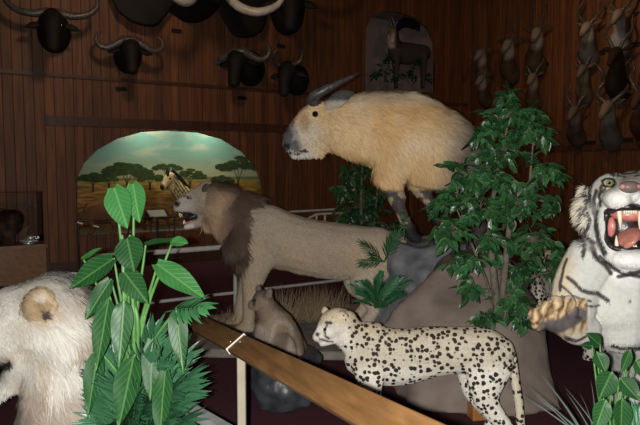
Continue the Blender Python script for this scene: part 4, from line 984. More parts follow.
mb = MB(); rbar(mb, rl+rd*0.003, pb, RWID, 0.026); o = link('plank', mb.mesh(smooth=False), M_RW, hr); bv = o.modifiers.new('bevel', 'BEVEL'); bv.width = 0.006; bv.segments = 3
mb = MB(); mb.box(rl+rn_*0.002, 0.008, RWID+.006, 0.030, rd, rs_, rn_); link('seam_strip', mb.mesh(smooth=False), M_POST2, hr, label='pale strip over the plank joint')
for s in (-1, 1):
    mb = MB(); mb.ell(rl+rd*0.05*s+rs_*0.01*s+rn_*0.0135, (0.004, 0.004, 0.0015), rd, rs_, rn_); link('screw', mb.mesh(), M_METAL, hr)
M_POST = noisy((0.22, 0.19, 0.14), (0.28, 0.25, 0.19), 9, 0.5, 0.05, name='pale_post')
mb = MB(); c = np.array([P(241.5, 350, 2.7)[0], rl[1]-0.005, 0]); mb.box(c+np.array([0, 0, (rz-0.014)/2]), 0.036, 0.036, rz-0.014, (1, 0, 0), (0, 1, 0)); o = link('post', mb.mesh(smooth=False), M_POST, hr, label='pale post'); bv = o.modifiers.new('bevel', 'BEVEL'); bv.width = 0.003
# second post outside the frame
c = rl+rd*2.0; rz = c[2]
mb = MB(); mb.box(np.array([c[0], c[1], (rz-0.014)/2]), 0.036, 0.036, rz-0.014, (1, 0, 0), (0, 1, 0)); link('post', mb.mesh(smooth=False), M_POST, hr, label='pale post')
c = rl-rd*1.4; rz = c[2]
mb = MB(); mb.box(np.array([c[0], c[1], (rz-0.014)/2]), 0.036, 0.036, rz-0.014, (1, 0, 0), (0, 1, 0)); link('post', mb.mesh(smooth=False), M_POST, hr, label='pale post')

M_DIMPIPE = noisy((0.16, 0.165, 0.16), (0.22, 0.225, 0.22), 20, 0.5, 0.05, name='dim_pipe')
lr = thing('low_barrier', np.array([*P(200, 415, 2.75)[:2], 0]), 'low grey white barrier bar at the bottom, left of the handrail post', 'barrier')
a = P(150, 386, 3.0); b_ = P(232, 434, 2.55)
mb = MB(); mb.bar(a, b_, 0.05, 0.04); o = link('rail', mb.mesh(smooth=False), M_DIMPIPE, lr)
for q in (a+(b_-a)*.06, a+(b_-a)*.97):
    mb = MB(); mb.bar(np.array([q[0], q[1], 0]), q-np.array([0, 0, .02]), 0.03, 0.03, up=(0, 1, 0)); link('post', mb.mesh(smooth=False), M_DIMPIPE, lr)

# pipe rail behind the lion
pr0 = np.array([*P(235, 300, 6.9)[:2], 0.0])
prl = thing('pipe_rail', pr0, 'grey white two-bar pipe rail behind the standing lion', 'rail')
def pz(px, py): return plane_hit(px, py, pr0, WN)
zt = pz(200, 249)[2]; zb = pz(290, 286)[2]
for z, r in ((zt, 0.028), (zb, 0.018)):
    s0 = (pz(96, 250)-pr0)@WD; s1 = (pz(372, 250)-pr0)@WD
    mb = MB(); mb.tube([pr0+WD*s0+np.array([0, 0, z]), pr0+WD*s1+np.array([0, 0, z])], [r, r], seg=12, sub=1); link('bar', mb.mesh(), M_GREYPIPE, prl)
for px in (98, 235, 370):
    q = pr0+WD*((pz(px, 250)-pr0)@WD); mb = MB(); mb.tube([q, q+np.array([0, 0, zt])], [0.024, 0.024], lat=(1, 0, 0), seg=12, sub=1); link('post', mb.mesh(), M_GREYPIPE, prl)
# far ramp rails by the wall
def ramprail(lab, pts, posts, off):
    q0 = bw(pts[1][0], pts[1][1], off); r_ = thing('ramp_rail', np.array([q0[0], q0[1], 0]), lab, 'rail', 'pale ramp rails at the back wall')
    mb = MB(); mb.tube([bw(x, y, off) for x, y in pts], [0.022]*len(pts), seg=8, sub=1); link('bar', mb.mesh(), M_GREYPIPE, r_)
    for x, y in posts:
        q = bw(x, y, off); mb = MB(); mb.tube([np.array([q[0], q[1], 0]), q], [0.02, 0.02], lat=(1, 0, 0), seg=8, sub=1); link('post', mb.mesh(), M_GREYPIPE, r_)
ramprail('pale pipe ramp rail at the back wall, upper and longer one above the lion', [(272, 221), (289, 212), (370, 207.5)], [(290, 212), (350, 208.8)], 1.0)
ramprail('pale pipe ramp rail at the back wall, lower one nearer the ficus', [(304, 221), (316, 214.5), (368, 211)], [(316.5, 214.5), (325, 214), (360, 211.5)], 1.3)

# sign panel on a stand below the zebra and thin dark rail in front of the diorama
sp_ = thing('sign_stand', np.array([*bw(157, 235, 0.35)[:2], 0]), 'pale tilted information panel standing in front of the diorama', 'sign')
q = bw(157, 213.5, 0.35); mb = MB(); mb.box(q, 0.28, 0.2, 0.015, WD, nrm(WN+np.array([0, 0, -0.5]))); link('panel', mb.mesh(smooth=False), mat('pale_panel', (0.3, 0.33, 0.25), 0.4), sp_)
mb = MB(); mb.bar(np.array([q[0], q[1], 0]), q-np.array([0, 0, .03]), 0.03, 0.03, up=(0, 1, 0)); link('post', mb.mesh(smooth=False), M_BLACK, sp_)
q0 = bw(76, 221, 0.15); q1 = bw(176, 220, 0.15); q1[2] = q0[2]
br = thing('barrier_rail', np.array([q0[0], q0[1], 0]), 'thin dark rail across the front of the arched diorama', 'rail')
mb = MB(); mb.tube([q0, q1], [0.014]*2, seg=8, sub=1); link('bar', mb.mesh(), M_BLACK, br)
for t in (0.02, 0.5, 0.98):
    q = q0*(1-t)+q1*t; mb = MB(); mb.tube([np.array([q[0], q[1], 0]), q], [0.012]*2, lat=(1, 0, 0), seg=8, sub=1); link('post', mb.mesh(), M_BLACK, br)
for x in (80, 96):
    q = bw(x, 223+(x-80)*.2, 0.16); mb = MB(); mb.box(q, 0.09, 0.02, 0.02, nrm(WD+np.array([0, 0, -0.35])), WN); o = link('rail_glint', mb.mesh(smooth=False), M_WHITE, base=q); tag(o, 'small white bar standing in for a glint on the dark rail at the diorama, '+('left one' if x == 80 else 'right one'), 'glint', 'painted glints on the diorama rail')  # white bars modelled in place of glints on the rail

# ================================================================ glass display case
cq = bw(46, 244, 0.75); cz = cq[2]; c0 = np.array([cq[0], cq[1], 0])
cs = thing('display_case', c0-WD*0.6, 'wooden display case with glass top at the left edge', 'display case')
Wc = 1.5; Dc = 0.6
def cb_(s0, s1, n0, n1, z0, z1_, nm, m, par, lab=None):
    mb = MB(); mb.box(c0+WD*(s0+s1)/2+WN*(n0+n1)/2+np.array([0, 0, (z0+z1_)/2]), abs(s1-s0), abs(n1-n0), z1_-z0, WD, -WN, (0, 0, 1)); return link(nm, mb.mesh(smooth=False), m, par, label=lab)
cb_(-Wc, 0, -Dc+.02, -.02, 0, cz-.05, 'cabinet', M_CASEWOOD, cs)
cb_(-Wc-.02, .02, -Dc, 0, cz-.05, cz, 'top', M_CASEWOOD, cs)
gz = bw(46, 192, 0.75)[2]
for nm, a in (('glass_pane', (-Wc, 0, -.03, -.022, cz, gz)), ('glass_pane', (-Wc, 0, -Dc+.022, -Dc+.03, cz, gz)), ('glass_pane', (-.03, -.022, -Dc+.03, -.03, cz, gz)), ('glass_pane', (-Wc, 0, -Dc+.02, -.02, gz, gz+.008))):
    cb_(*a, nm, M_GLASS, cs)
bp = c0-WD*0.85-WN*0.3+np.array([0, 0, cz])
bs = thing('furry_mount', bp, 'small dark brown furry animal mount inside the glass display case', 'animal')
mb = MB(); mb.tube([bp+WD*.0+np.array([0, 0, .17]), bp+WD*.25+np.array([0, 0, .28]), bp+WD*.42+np.array([0, 0, .3])], [.2, .22, .17], lat=WN); mb.tube([bp+WD*.42+np.array([0, 0, .25]), bp+WD*.40+np.array([0, 0, .02])], [.1, .08], lat=WN, sub=1); mb.tube([bp+WD*.02+np.array([0, 0, .2]), bp+np.array([0, 0, .02])], [.12, .08], lat=WN, sub=1)
mb.ell(bp+WD*.48+WN*.08+np.array([0, 0, .38]), (.11, .12, .1))
me = remesh(mb, 0.025, 4); cbl = lambda c, n: blend(np.tile([[0.03, 0.018, 0.012]], (len(c), 1)), (0.09, 0.045, 0.02), ss(nz3(c, 9), 0, .5)); paint(me, cbl); link('body', me, M_PELT, bs)
link('coat', fur(me, 5000, lambda p: np.full(len(p), .06), lambda p: np.tile([[.1, 0, -1.]], (len(p), 1)), .012, cbl, lift=.4), M_FUR, bs)
q = c0-WD*0.2-WN*0.2+np.array([0, 0, cz]); mb = MB()
mb.ell(q+np.array([0, 0, .04]), (.13, .1, .035)); mb.ell(q+WD*.03+np.array([0, 0, .085]), (.05, .05, .03)); mb.tube([q+np.array([0, 0, .01]), q+np.array([0, 0, .04])], [.07, .03], sub=1, lat=(1, 0, 0))
o = link('silver_dish', mb.mesh(), M_METAL, base=q); tag(o, 'shiny silver covered dish inside the glass display case', 'dish')

# ================================================================ wall mounts
def mount(name, px, py, wallf, Nw, Sw, out, build, label, cat, group=None):
    p = wallf(px, py, out)-Nw*out; t = thing(name, p, label, cat, group); build(t, p, Nw, Sw); return t
def L3(p, Nw, Sw, s):
    return lambda lat, out, z: p+Sw*lat*s+Nw*out*s+np.array([0, 0, z])*s
def plaque(px, py, wallf, Nw, Sw, w_, h_, label):
    q = wallf(px, py, 0.012); mb = MB(); mb.box(q, w_, 0.02, h_, Sw, -Nw, (0, 0, 1)); o = link('name_plaque', mb.mesh(smooth=False), M_PLAQUE, base=q); tag(o, label, 'plaque', 'name plaques under the mounted heads')
M_BUFF = pelt('buffalo_hide', 0.7)
def colmesh(me, c): paint(me, lambda co, n: np.tile([list(c)], (len(co), 1))*(0.8+0.4*(0.5+nz3(co, 8)))[:, None]); return me
def buffalo(s, yaw=0, horn='buff', col=(0.008, 0.0065, 0.006)):
    def bd(t, p, Nw, Sw):
        c, q = math.cos(yaw), math.sin(yaw); N2 = Nw*c+Sw*q; S2 = Sw*c-Nw*q; l = L3(p, N2, S2, s); l0 = L3(p, Nw, Sw, s)
        mb = MB()
        mb.tube([l0(0, 0.01, -.06), l(0, .22, -.02), l(0, .42, .04)], [.24*s, .23*s, .19*s], [.30*s, .27*s, .2*s], lat=S2)
        mb.tube([l(0, .40, .12), l(0, .50, .0), l(0, .58, -.2), l(0, .62, -.36)], [.15*s, .15*s, .11*s, .10*s], [.12*s, .15*s, .11*s, .08*s], lat=S2)
        me = remesh(mb, .025, 4); link('head', colmesh(me, col), M_BUFF, t)
        if horn == 'buff':
            bo = MB(); bo.ell(l(0, .47, .14), (.19*s, .1*s, .075*s), S2, N2, (0, 0, 1)); link('horn_boss', bo.mesh(), M_HORN, t)
            H_ = [(.10, .47, .15, .07), (.25, .47, .06, .06), (.40, .46, .0, .05), (.52, .45, .06, .04), (.53, .43, .18, .028), (.45, .42, .26, .012)]
        elif horn == 'wide':
            H_ = [(.07, .45, .17, .06), (.25, .46, .13, .055), (.45, .45, .16, .048), (.6, .43, .28, .036), (.6, .42, .42, .02), (.55, .42, .48, .008)]
        else:
            H_ = [(.07, .45, .15, .05), (.16, .47, .16, .042), (.26, .46, .22, .034), (.28, .43, .36, .024), (.2, .42, .46, .008)]
        for sg in (-1, 1):
            mb = MB(); mb.tube([l(x*sg, o_, z) for x, o_, z, r in H_], [r*s for *_, r in H_], lat=N2, seg=10); link('horn', mb.mesh(), M_HORN, t)
            mb = MB(); mb.tube([l(.13*sg, .43, .0), l(.26*sg, .42, -.03), l(.36*sg, .42, -.06)], [.02*s, .05*s, .01*s], [.02*s, .02*s, .01*s], lat=S2*0+np.array([0, 0, 1.]), seg=8); link('ear', colmesh(mb.mesh(), col), M_BUFF, t)
            mb = MB(); mb.ell(l(.125*sg, .56, -.03), (.02*s,)*3, seg=10, rg=6); link('eye', mb.mesh(), M_EYE, t)
    return bd
NWD = -WD  # facing the room, right-hand direction of the viewer is WD
mount('mounted_buffalo', 60, 24, bw, WN, WD, .5, buffalo(1.0, -.2, 'wide'), 'black mounted buffalo head with wide upturned horns, top left by the frame edge', 'animal head', 'dark horned heads on the back wall')
mount('mounted_buffalo', 136, 49, bw, WN, WD, .5, buffalo(.92, -.15, 'buff'), 'black mounted buffalo head with drooping hooked horns left above the arched diorama', 'animal head', 'dark horned heads on the back wall')
mount('mounted_buffalo', 262, 62, bw, WN, WD, .45, buffalo(1.08, -.9, 'buff'), 'black mounted buffalo head turned sideways, right above the arched diorama', 'animal head', 'dark horned heads on the back wall')
mount('mounted_wildebeest', 309, 74, bw, WN, WD, .45, buffalo(1.0, -.9, 'hook', (.012, .011, .012)), 'dark grey mounted wildebeest head nearest above the takin horns', 'animal head', 'dark horned heads on the back wall')
mount('mounted_buffalo', 300, 4, bw, WN, WD, .5, buffalo(1.35, -.4, 'wide', (.01, .009, .009)), 'large dark mounted head cut by the top edge, right of the pale tusks', 'animal head', 'dark horned heads on the back wall')
# elephant head with tusks, cut by the top of the picture
def elephant(t, p, Nw, Sw):
    l = L3(p, Nw, Sw, 1.0); mb = MB()
    mb.tube([l(0, 0.01, .35), l(0, .5, .35), l(0, .85, .3)], [.55, .5, .38], [.6, .52, .4], lat=Sw)
    mb.tube([l(0, .9, .2), l(.0, 1.15, -.02), l(-.2, 1.2, -.0), l(-.5, 1.2, .25), l(-.6, 1.2, .6)], [.24, .17, .13, .1, .08], lat=Sw)
    me = remesh(mb, .04, 5); link('head', colmesh(me, (.011, .009, .009)), M_BUFF, t)
    for sg in (-1, 1):
        mb = MB(); mb.tube([l(.35*sg, .3, .4), l(.75*sg, .28, .35), l(1.05*sg, .25, .3), l(1.3*sg, .2, .35)], [.04, .035, .03, .02], [.35, .75, .7, .3], lat=Nw, seg=16); link('ear', colmesh(mb.mesh(), (.009, .0075, .0075)), M_BUFF, t)
        mb = MB(); mb.tube([l(.28*sg, .85, .1), l(.38*sg, 1.1, -.14), l(.62*sg, 1.3, -.24), l(.9*sg, 1.42, -.12), l(1.05*sg, 1.45, .12)], [.075, .075, .068, .05, .02], lat=Nw, seg=14); link('tusk', mb.mesh(), M_TUSK, t)
        mb = MB(); mb.ell(l(.33*sg, .75, .45), (.035,)*3); link('eye', mb.mesh(), M_EYE, t)
mount('mounted_elephant', 208, -2, bw, WN, WD, .8, elephant, 'huge dark mounted elephant head with pale curved tusks at the top edge', 'animal head')
for x, y, lab in ((121, 89, 'small black plaque under the hook-horned buffalo head on the left'), (176.5, 31, 'small black plaque under the elephant head'), (242, 98, 'small black plaque under the sideways buffalo head'), (281, 46, 'small black plaque under the large head at the top edge'), (299, 91, 'small black plaque under the wildebeest head')):
    plaque(x, y, bw, WN, WD, .17, .065, lab)

def ante(s, yaw, horn, col=(.2, .13, .08), face=(.2, .13, .08), belly=None, pitch=0.0):
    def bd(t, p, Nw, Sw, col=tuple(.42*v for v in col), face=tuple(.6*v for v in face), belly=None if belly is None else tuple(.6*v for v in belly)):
        c, q = math.cos(yaw), math.sin(yaw); N2 = Nw*c+Sw*q; S2 = Sw*c-Nw*q; l = L3(p, N2, S2, s); l0 = L3(p, Nw, Sw, s)
        mb = MB(); mb.tube([l0(0, .01, -.32), l0(0, .14, -.22), l(0, .24, -.02), l(0, .3, .14)], [.15*s, .15*s, .10*s, .085*s], [.2*s, .17*s, .12*s, .09*s], lat=S2)
        mb.tube([l(0, .27, .17), l(0, .38, .14), l(0, .52, .04+pitch), l(0, .60, -.02+pitch)], [.075*s, .075*s, .05*s, .04*s], [.085*s, .08*s, .05*s, .04*s], lat=S2)
        me = remesh(mb, .018*max(s, .8), 3)
        hp = l(0, .42, .1)
        def cf(co, n):
            c_ = np.tile([list(col)], (len(co), 1))*(0.75+0.5*(0.5+nz3(co, 7)))[:, None]
            c_ = blend(c_, face, 1-ss(np.linalg.norm(co-hp, axis=1), .16*s, .26*s))
            if belly is not None: c_ = blend(c_, belly, 1-ss(np.linalg.norm(co-l(0, .3, -.28), axis=1), .12*s, .25*s))
            return c_
        paint(me, cf); link('head', me, M_PELT, t)
        HS = {'spike': [(.04, .28, .22, .022), (.06, .2, .4, .018), (.09, .1, .6, .014), (.12, .02, .8, .004)],
              'curve': [(.04, .3, .22, .026), (.10, .3, .34, .024), (.17, .22, .46, .02), (.14, .14, .58, .015), (.16, .16, .68, .004)],
              'lyre': [(.04, .3, .22, .026), (.14, .26, .34, .024), (.2, .2, .46, .02), (.14, .16, .58, .015), (.10, .2, .68, .004)],
              'kudu': [(.05, .3, .22, .036), (.16, .26, .32, .034), (.2, .14, .44, .03), (.12, .12, .56, .026), (.14, .22, .68, .02), (.25, .2, .82, .005)],
              'short': [(.04, .3, .22, .02), (.07, .27, .32, .016), (.08, .26, .42, .003)]}[horn]
        for sg in (-1, 1):
            mb = MB(); mb.tube([l(x*sg, o_, z) for x, o_, z, r in HS], [r*s for *_, r in HS], lat=N2, seg=9); link('horn', mb.mesh(), M_HORN, t)
            mb = MB(); mb.tube([l(.06*sg, .26, .19), l(.14*sg, .24, .23), l(.21*sg, .23, .25)], [.015*s, .035*s, .006*s], [.012*s]*3, lat=(0, 0, 1), seg=8); link('ear', colmesh(mb.mesh(), col), M_PELT, t)
            mb = MB(); mb.ell(l(.068*sg, .38, .155), (.013*s,)*3, seg=8, rg=6); link('eye', mb.mesh(), M_EYE, t)
    return bd
VR = RD  # viewer's right along the right wall
DK = (.035, .018, .012); TN = (.11, .07, .04); GY = (.14, .13, .12); WH = (.32, .28, .24)
RW_ = [('mounted_gazelle', 478, 62, 1.05, -.3, 'short', (.16, .11, .08), WH, None, 'dark mounted head with white cheeks nearest the room corner'),
       ('mounted_gemsbok', 504, 55, 1.2, -.4, 'spike', TN, WH, None, 'tan mounted head with white striped face, above left of the ficus top'),
       ('mounted_gemsbok', 530, 45, 1.25, -.5, 'spike', TN, WH, None, 'tan mounted head with black and white face, highest above the ficus'),
       ('mounted_antelope', 478, 86, .95, -.3, 'short', (.13, .07, .04), WH, None, 'small brown mounted head with pale muzzle low beside the corner'),
       ('mounted_antelope', 527, 86, 1.0, -.4, 'curve', (.15, .1, .06), (.3, .24, .18), None, 'brown mounted head just above the ficus crown'),
       ('mounted_antelope', 583, 38, 1.1, -.3, 'lyre', (.2, .15, .1), (.4, .35, .28), GY, 'grey chested mounted head with tall thin horns, left in the top row'),
       ('mounted_antelope', 614, 26, 1.1, -.3, 'lyre', (.2, .17, .13), (.35, .3, .25), (.42, .42, .42), 'pale chested mounted head in the top row, nearest the top edge'),
       ('mounted_antelope', 578, 78, .95, -.3, 'curve', (.2, .15, .09), (.22, .18, .12), None, 'light brown mounted head in the middle row left of the dark one'),
       ('mounted_antelope', 612, 66, 1.25, -.3, 'curve', DK, DK, None, 'dark brown maned mounted head in the middle row with arched horns'),
       ('mounted_antelope', 570, 120, 1.05, -.3, 'curve', (.12, .08, .05), (.2, .16, .12), None, 'dark mounted head with hooked horns in the bottom row, left of the spiral-horned one'),
       ('mounted_kudu', 605, 118, 1.2, -.25, 'kudu', (.2, .17, .13), (.3, .25, .19), None, 'grey brown mounted kudu head with big spiral horns in the bottom row'),
       ('mounted_antelope', 636, 108, 1.15, -.25, 'curve', (.10, .04, .02), (.12, .06, .04), None, 'reddish dark mounted head at the right edge, bottom row')]
for nm, x, y, s, yw, hn, c1, c2, c3, lab in RW_:
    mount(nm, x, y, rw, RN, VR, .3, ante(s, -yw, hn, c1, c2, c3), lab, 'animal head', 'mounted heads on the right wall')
for x, y, lab in ((543, 65, 'black plaque above the ficus, right of the striped faced heads'), (598, 53, 'black plaque between the top and middle rows of heads'), (632, 45, 'black plaque under the pale chested head at the top right'), (589, 143, 'black plaque at the bottom row, left of the kudu head plaque'), (626, 140, 'black plaque at the bottom right under the kudu head')):
    plaque(x, y, rw, RN, VR, .26, .08, lab)

# upper niche: horned head, dark bodies and brush
qn = bw(392, 80, -0.45)
U = Fig(392, 70, float((qn-CAM)@FW), (-1, -0.5))
un = thing('sable_antelope', np.array([*U.pt(400, 88)[:2], NZ0]), 'dark antelope with pale face standing in the small arched niche above the takin', 'antelope')
mb = MB(); U.tube(mb, [(396, 52, 0, 11, 8), (410, 54, 0, 11, 8), (424, 53, 0, 8, 7)]); U.tube(mb, [(396, 50, 0, 10, 7), (391, 42, .1, 7, 5), (389, 33, .15, 6, 4.5), (386, 39, .3, 4, 3.4), (383, 44, .36, 3, 3)])
for x, la in ((394, .1), (398, -.1), (421, .1), (425, -.1)): U.tube(mb, [(x, 56, la, 5, 4), (x, 72, la, 2.5, 2.2), (x, 87, la, 2, 2)])
me = remesh(mb, .025, 3)
def ucol(co, nn):
    px, py, _ = proj(co); c = np.tile([[.05, .035, .03]], (len(co), 1)); c = blend(c, (.5, .42, .34), ss(397-px, 0, 4)*ss(50-py, 0, 4)*.8); c = blend(c, (.22, .13, .06), (1-ss(np.hypot(px-390, py-29), 3, 7))); return c
paint(me, ucol); link('body', me, M_PELT, un)
for la in (.1, .2):
    mb = MB(); U.tube(mb, [(390, 29, la, 1.3), (388, 22, la, 1.2), (385, 17, la, .4)], seg=8); link('horn', mb.mesh(), M_HORN, un)
mb = MB(); U.tube(mb, [(395, 31, .05, 2), (405, 22, -.05, 5, 2), (418, 24, -.1, 5, 2), (421, 29, -.1, 2, 1.5)]); o = link('dark_bird', mb.mesh(), M_BLACK, base=U.pt(410, 25)); tag(o, 'dark shape like a spread wing behind the pale faced antelope in the small niche', 'bird')

# ================================================================ plants
UB = True
random.seed(11)
def ficus(nm, lab, base, stems, clusters, lsize, d_of, nper, mats, clw=1.0, bright=(0.7, 1.3), dens=2.1):
    t = thing(nm, base, lab, 'tree')
    mb = MB()
    for st in stems: mb.tube([np.array(p[:3]) for p in st], [p[3] for p in st], lat=(1, 0, 0), seg=8, sub=3)
    allp = [np.array(p[:3]) for st in stems for p in st[1:]]
    fo = MB()
    for (c, r, n_) in clusters:
        c = np.array(c); r = np.array(r); src = min(allp, key=lambda p: np.linalg.norm(p-c)+max(0, p[2]-c[2])*2)
        mb.tube([src, (src+c)/2+np.array([0, 0, .04]), c], [.012, .008, .004], lat=(1, 0, .2), seg=5, sub=2)
        nt_ = max(5, int(n_/9*dens))
        for k in range(nt_):
            v = np.array([random.gauss(0, 1) for _ in range(3)]); v = v/np.linalg.norm(v)*random.uniform(.35, 1.0)**.6; tip = c+v*r; 
            mid = (c+tip)/2+np.array([0, 0, .05]); mb.tube([c, mid, tip], [.0035, .0025, .0012], lat=(1, 0, .2), seg=4, sub=2)
            out = nrm(tip-c)
            for q in range(9):
                u = q/8; p = (c*(1-u)+mid*u) if u < .25 else mid*(1-(u-.25)/.75)+tip*((u-.25)/.75)
                d = out*.6+np.array([random.uniform(-1, 1), random.uniform(-1, 1), random.uniform(-1.1, -.05)])
                nn_ = np.array([random.uniform(-.6, .6), -0.6+random.uniform(-.6, .4), 1.0]); g = random.uniform(*bright); yl = random.uniform(.8, 1.2)
                leaf(fo, p, d, nn_, lsize*random.uniform(.7, 1.15), lsize*.5*random.uniform(.85, 1.15), 'ovate', droop=random.uniform(0, .4), fold=.22, seg=5, col=(g*yl, g, g*.9))
    link('trunk', mb.mesh(), M_BARK, t); link('foliage', fo.mesh(), mats, t); return t
Dn = 4.42
def pd(px, py, d): return tuple(P(px, py, d))
base = P(500, 338, 4.52)
st1 = [(*P(501, 345, 4.54), .034), (*P(498, 312, 4.40), .03), (*P(493, 270, 4.34), .026), (*P(490, 225, 4.36), .022), (*P(498, 170, 4.5), .012), (*P(510, 115, 4.5), .007)]
st2 = [(*P(500, 338, 4.52), .018), (*P(502, 300, 4.38), .026), (*P(507, 250, 4.34), .022), (*P(513, 205, 4.4), .016), (*P(530, 180, 4.5), .006)]
st3 = [(*P(498, 320, 4.45), .012), (*P(486, 280, 4.4), .01), (*P(468, 235, 4.35), .008), (*P(455, 205, 4.35), .005)]
CL = []
k_ = 4.42/620
for x, y, rx, ry, dd, n_ in [(512, 102, 18, 12, 0, 40), (503, 120, 30, 12, 0, 80), (532, 118, 18, 10, 0, 40), (486, 137, 24, 12, 0, 55), (534, 136, 28, 12, 0, 75), (505, 155, 40, 14, 0, 110), (462, 178, 28, 16, -.1, 85), (498, 182, 30, 18, -.15, 95), (540, 172, 24, 18, 0, 80),
                             (446, 205, 17, 14, -.1, 55), (478, 212, 30, 18, -.2, 105), (525, 208, 32, 20, -.1, 110), (555, 205, 14, 18, 0, 45), (452, 235, 20, 14, -.15, 65), (486, 243, 24, 16, -.2, 70), (535, 243, 28, 18, -.1, 95),
                             (470, 262, 24, 12, -.2, 60), (520, 270, 24, 16, -.1, 75), (550, 272, 14, 18, 0, 45), (475, 290, 18, 10, -.2, 35), (515, 300, 28, 14, -.1, 70), (482, 318, 14, 7, -.15, 24), (520, 322, 16, 8, -.15, 30), (440, 230, 12, 10, -.1, 30)]:
    CL.append((P(x, y, 4.45+dd), (rx*k_, .22, ry*k_), n_))
fic = ficus('ficus_tree', 'tall leafy green ficus tree between the takin and the tiger', base, [st1, st2, st3], CL, .092, None, None, M_LEAFF, dens=1.6, bright=(.45, 1.8))
random.seed(5)
b2 = P(362, 300, 8.2); b2[2] = 0
s1 = [(b2[0], b2[1], 0.0, .03), (b2[0]+.02, b2[1], .5, .025), (b2[0]-.02, b2[1], 1.1, .02), (b2[0], b2[1], 1.7, .012)]
s2 = [(b2[0]+.02, b2[1], .3, .018), (b2[0]+.15, b2[1], .9, .014), (b2[0]+.2, b2[1], 1.4, .008)]
CL = [(P(x, y, 8.2), (rx*8.2/620, .3, ry*8.2/620), n_) for x, y, rx, ry, n_ in [(352, 172, 18, 13, 80), (372, 170, 16, 12, 60), (345, 190, 14, 12, 60), (365, 195, 20, 14, 100), (385, 190, 12, 14, 60), (350, 212, 16, 13, 80), (374, 215, 18, 13, 90), (345, 225, 12, 10, 45), (390, 228, 14, 12, 50), (365, 232, 20, 10, 70), (360, 155, 12, 8, 30)]]
ficus('ficus_tree', 'dark bushy ficus tree in the background beneath the takin chest', b2, [s1, s2], CL, .11, None, None, M_LEAFF, bright=(.55, 1.1))
random.seed(8)
nb = U.pt(402, 88); nb = np.array([nb[0], nb[1], NZ0])+WN*.12
CL = [(U.pt(x, y)+WN*.15, (rx*.02, .12, ry*.02), n_) for x, y, rx, ry, n_ in [(376, 74, 9, 12, 50), (392, 78, 10, 9, 50), (408, 74, 9, 12, 50), (423, 80, 8, 7, 35), (384, 64, 7, 7, 22), (414, 64, 6, 6, 18)]]
ficus('leafy_bush', 'dark leafy brush around the antelope in the small arched niche', nb, [[(nb[0], nb[1], nb[2], .02), tuple(U.pt(398, 80)+WN*.12)+(.015,), tuple(U.pt(398, 72)+WN*.12)+(.01,)]], CL, .11, None, None, M_LEAFF, bright=(.3, .7), dens=1.3)
# thin brown trunk/spray beside the back wall near the takin (dried plant)
# foreground broad leaf plant
random.seed(21)
cr = P(132, 440, 2.62); pb_ = np.array([cr[0], cr[1], 0])
pot = thing('broad_leaf_plant', pb_, 'lush green plant with broad arrow leaves and palm fronds left of the handrail', 'plant')
mb = MB(); mb.tube([pb_+np.array([0, 0, .0]), pb_+np.array([0, 0, .04]), pb_+np.array([0, 0, .32])], [.14, .15, .19], lat=(1, 0, 0), seg=24, sub=2, caps=False); link('pot', mb.mesh(), mat('dark_pot', (.03, .03, .03), .5), pot)
crown = np.array([cr[0], cr[1], .34])
k2 = 2.55/620
BL = [((114, 188), (127, 229), 27, 2.50, 'L', 0), ((133, 184), (139, 223), 22, 2.56, 'L', 0), ((127, 239), (134, 273), 27, 2.42, 'B', 0), ((113, 259), (68, 288), 30, 2.5, 'B', 1), ((82, 259), (101, 247), 8, 2.6, 'L', 1),
      ((145, 244), (180, 238), 11, 2.5, 'B', 2), ((172, 241), (188, 243), 12, 2.44, 'L', 1), ((157, 264), (206, 298), 24, 2.45, 'L', 1), ((124, 272), (148, 304), 22, 2.4, 'B', 0), ((109, 298), (94, 374), 22, 2.4, 'B', 0),
      ((124, 300), (118, 370), 20, 2.36, 'B', 0), ((176, 308), (183, 376), 18, 2.42, 'B', 0), ((134, 356), (116, 432), 26, 2.32, 'B', 0), ((152, 340), (150, 402), 18, 2.4, 'B', 0), ((98, 350), (86, 420), 20, 2.5, 'B', 0), ((165, 372), (158, 440), 20, 2.36, 'B', 0), ((110, 280), (84, 320), 18, 2.6, 'B', 0)]
sm = MB()
for (b0, t0, wd, dd, kind, ori) in BL:
    a = P(*b0, dd+.03); b_ = P(*t0, dd-.03 if ori != 2 else dd); Ln = np.linalg.norm(b_-a); d = (b_-a)/Ln
    nn_ = {0: np.array([random.uniform(-.25, .25), -1, .35]), 1: np.array([random.uniform(-.2, .2), -.8, .75]), 2: np.array([0, -.45, .9])}[ori]
    lm = MB(); g = random.uniform(.85, 1.15)
    leaf(lm, a, d, nn_, Ln, wd*k2*1.02, 'heart' if Ln < .26 or kind == 'L' else 'lance', droop=.12, fold=.13, seg=14, col=(g, g, g), wave=.03, across=4)
    o = link('leaf', lm.mesh(), M_LEAFL if kind == 'L' else M_LEAFB, pot)
    mid = (crown+a)/2+np.array([(a[0]-crown[0])*-.25, .02, .10]); sm.tube([crown, mid, a+np.array([0, .012, 0])], [.012, .009, .004], lat=(0, 1, 0), seg=8, sub=5)
for x, y in ((122, 236), (130, 236), (124, 300), (134, 300)):
    sm.tube([crown, P(x+4, 340, 2.5), P(x, y, 2.5)], [.012, .010, .006], lat=(0, 1, 0), seg=8, sub=5)
link('stems', sm.mesh(), M_STEMG, pot)
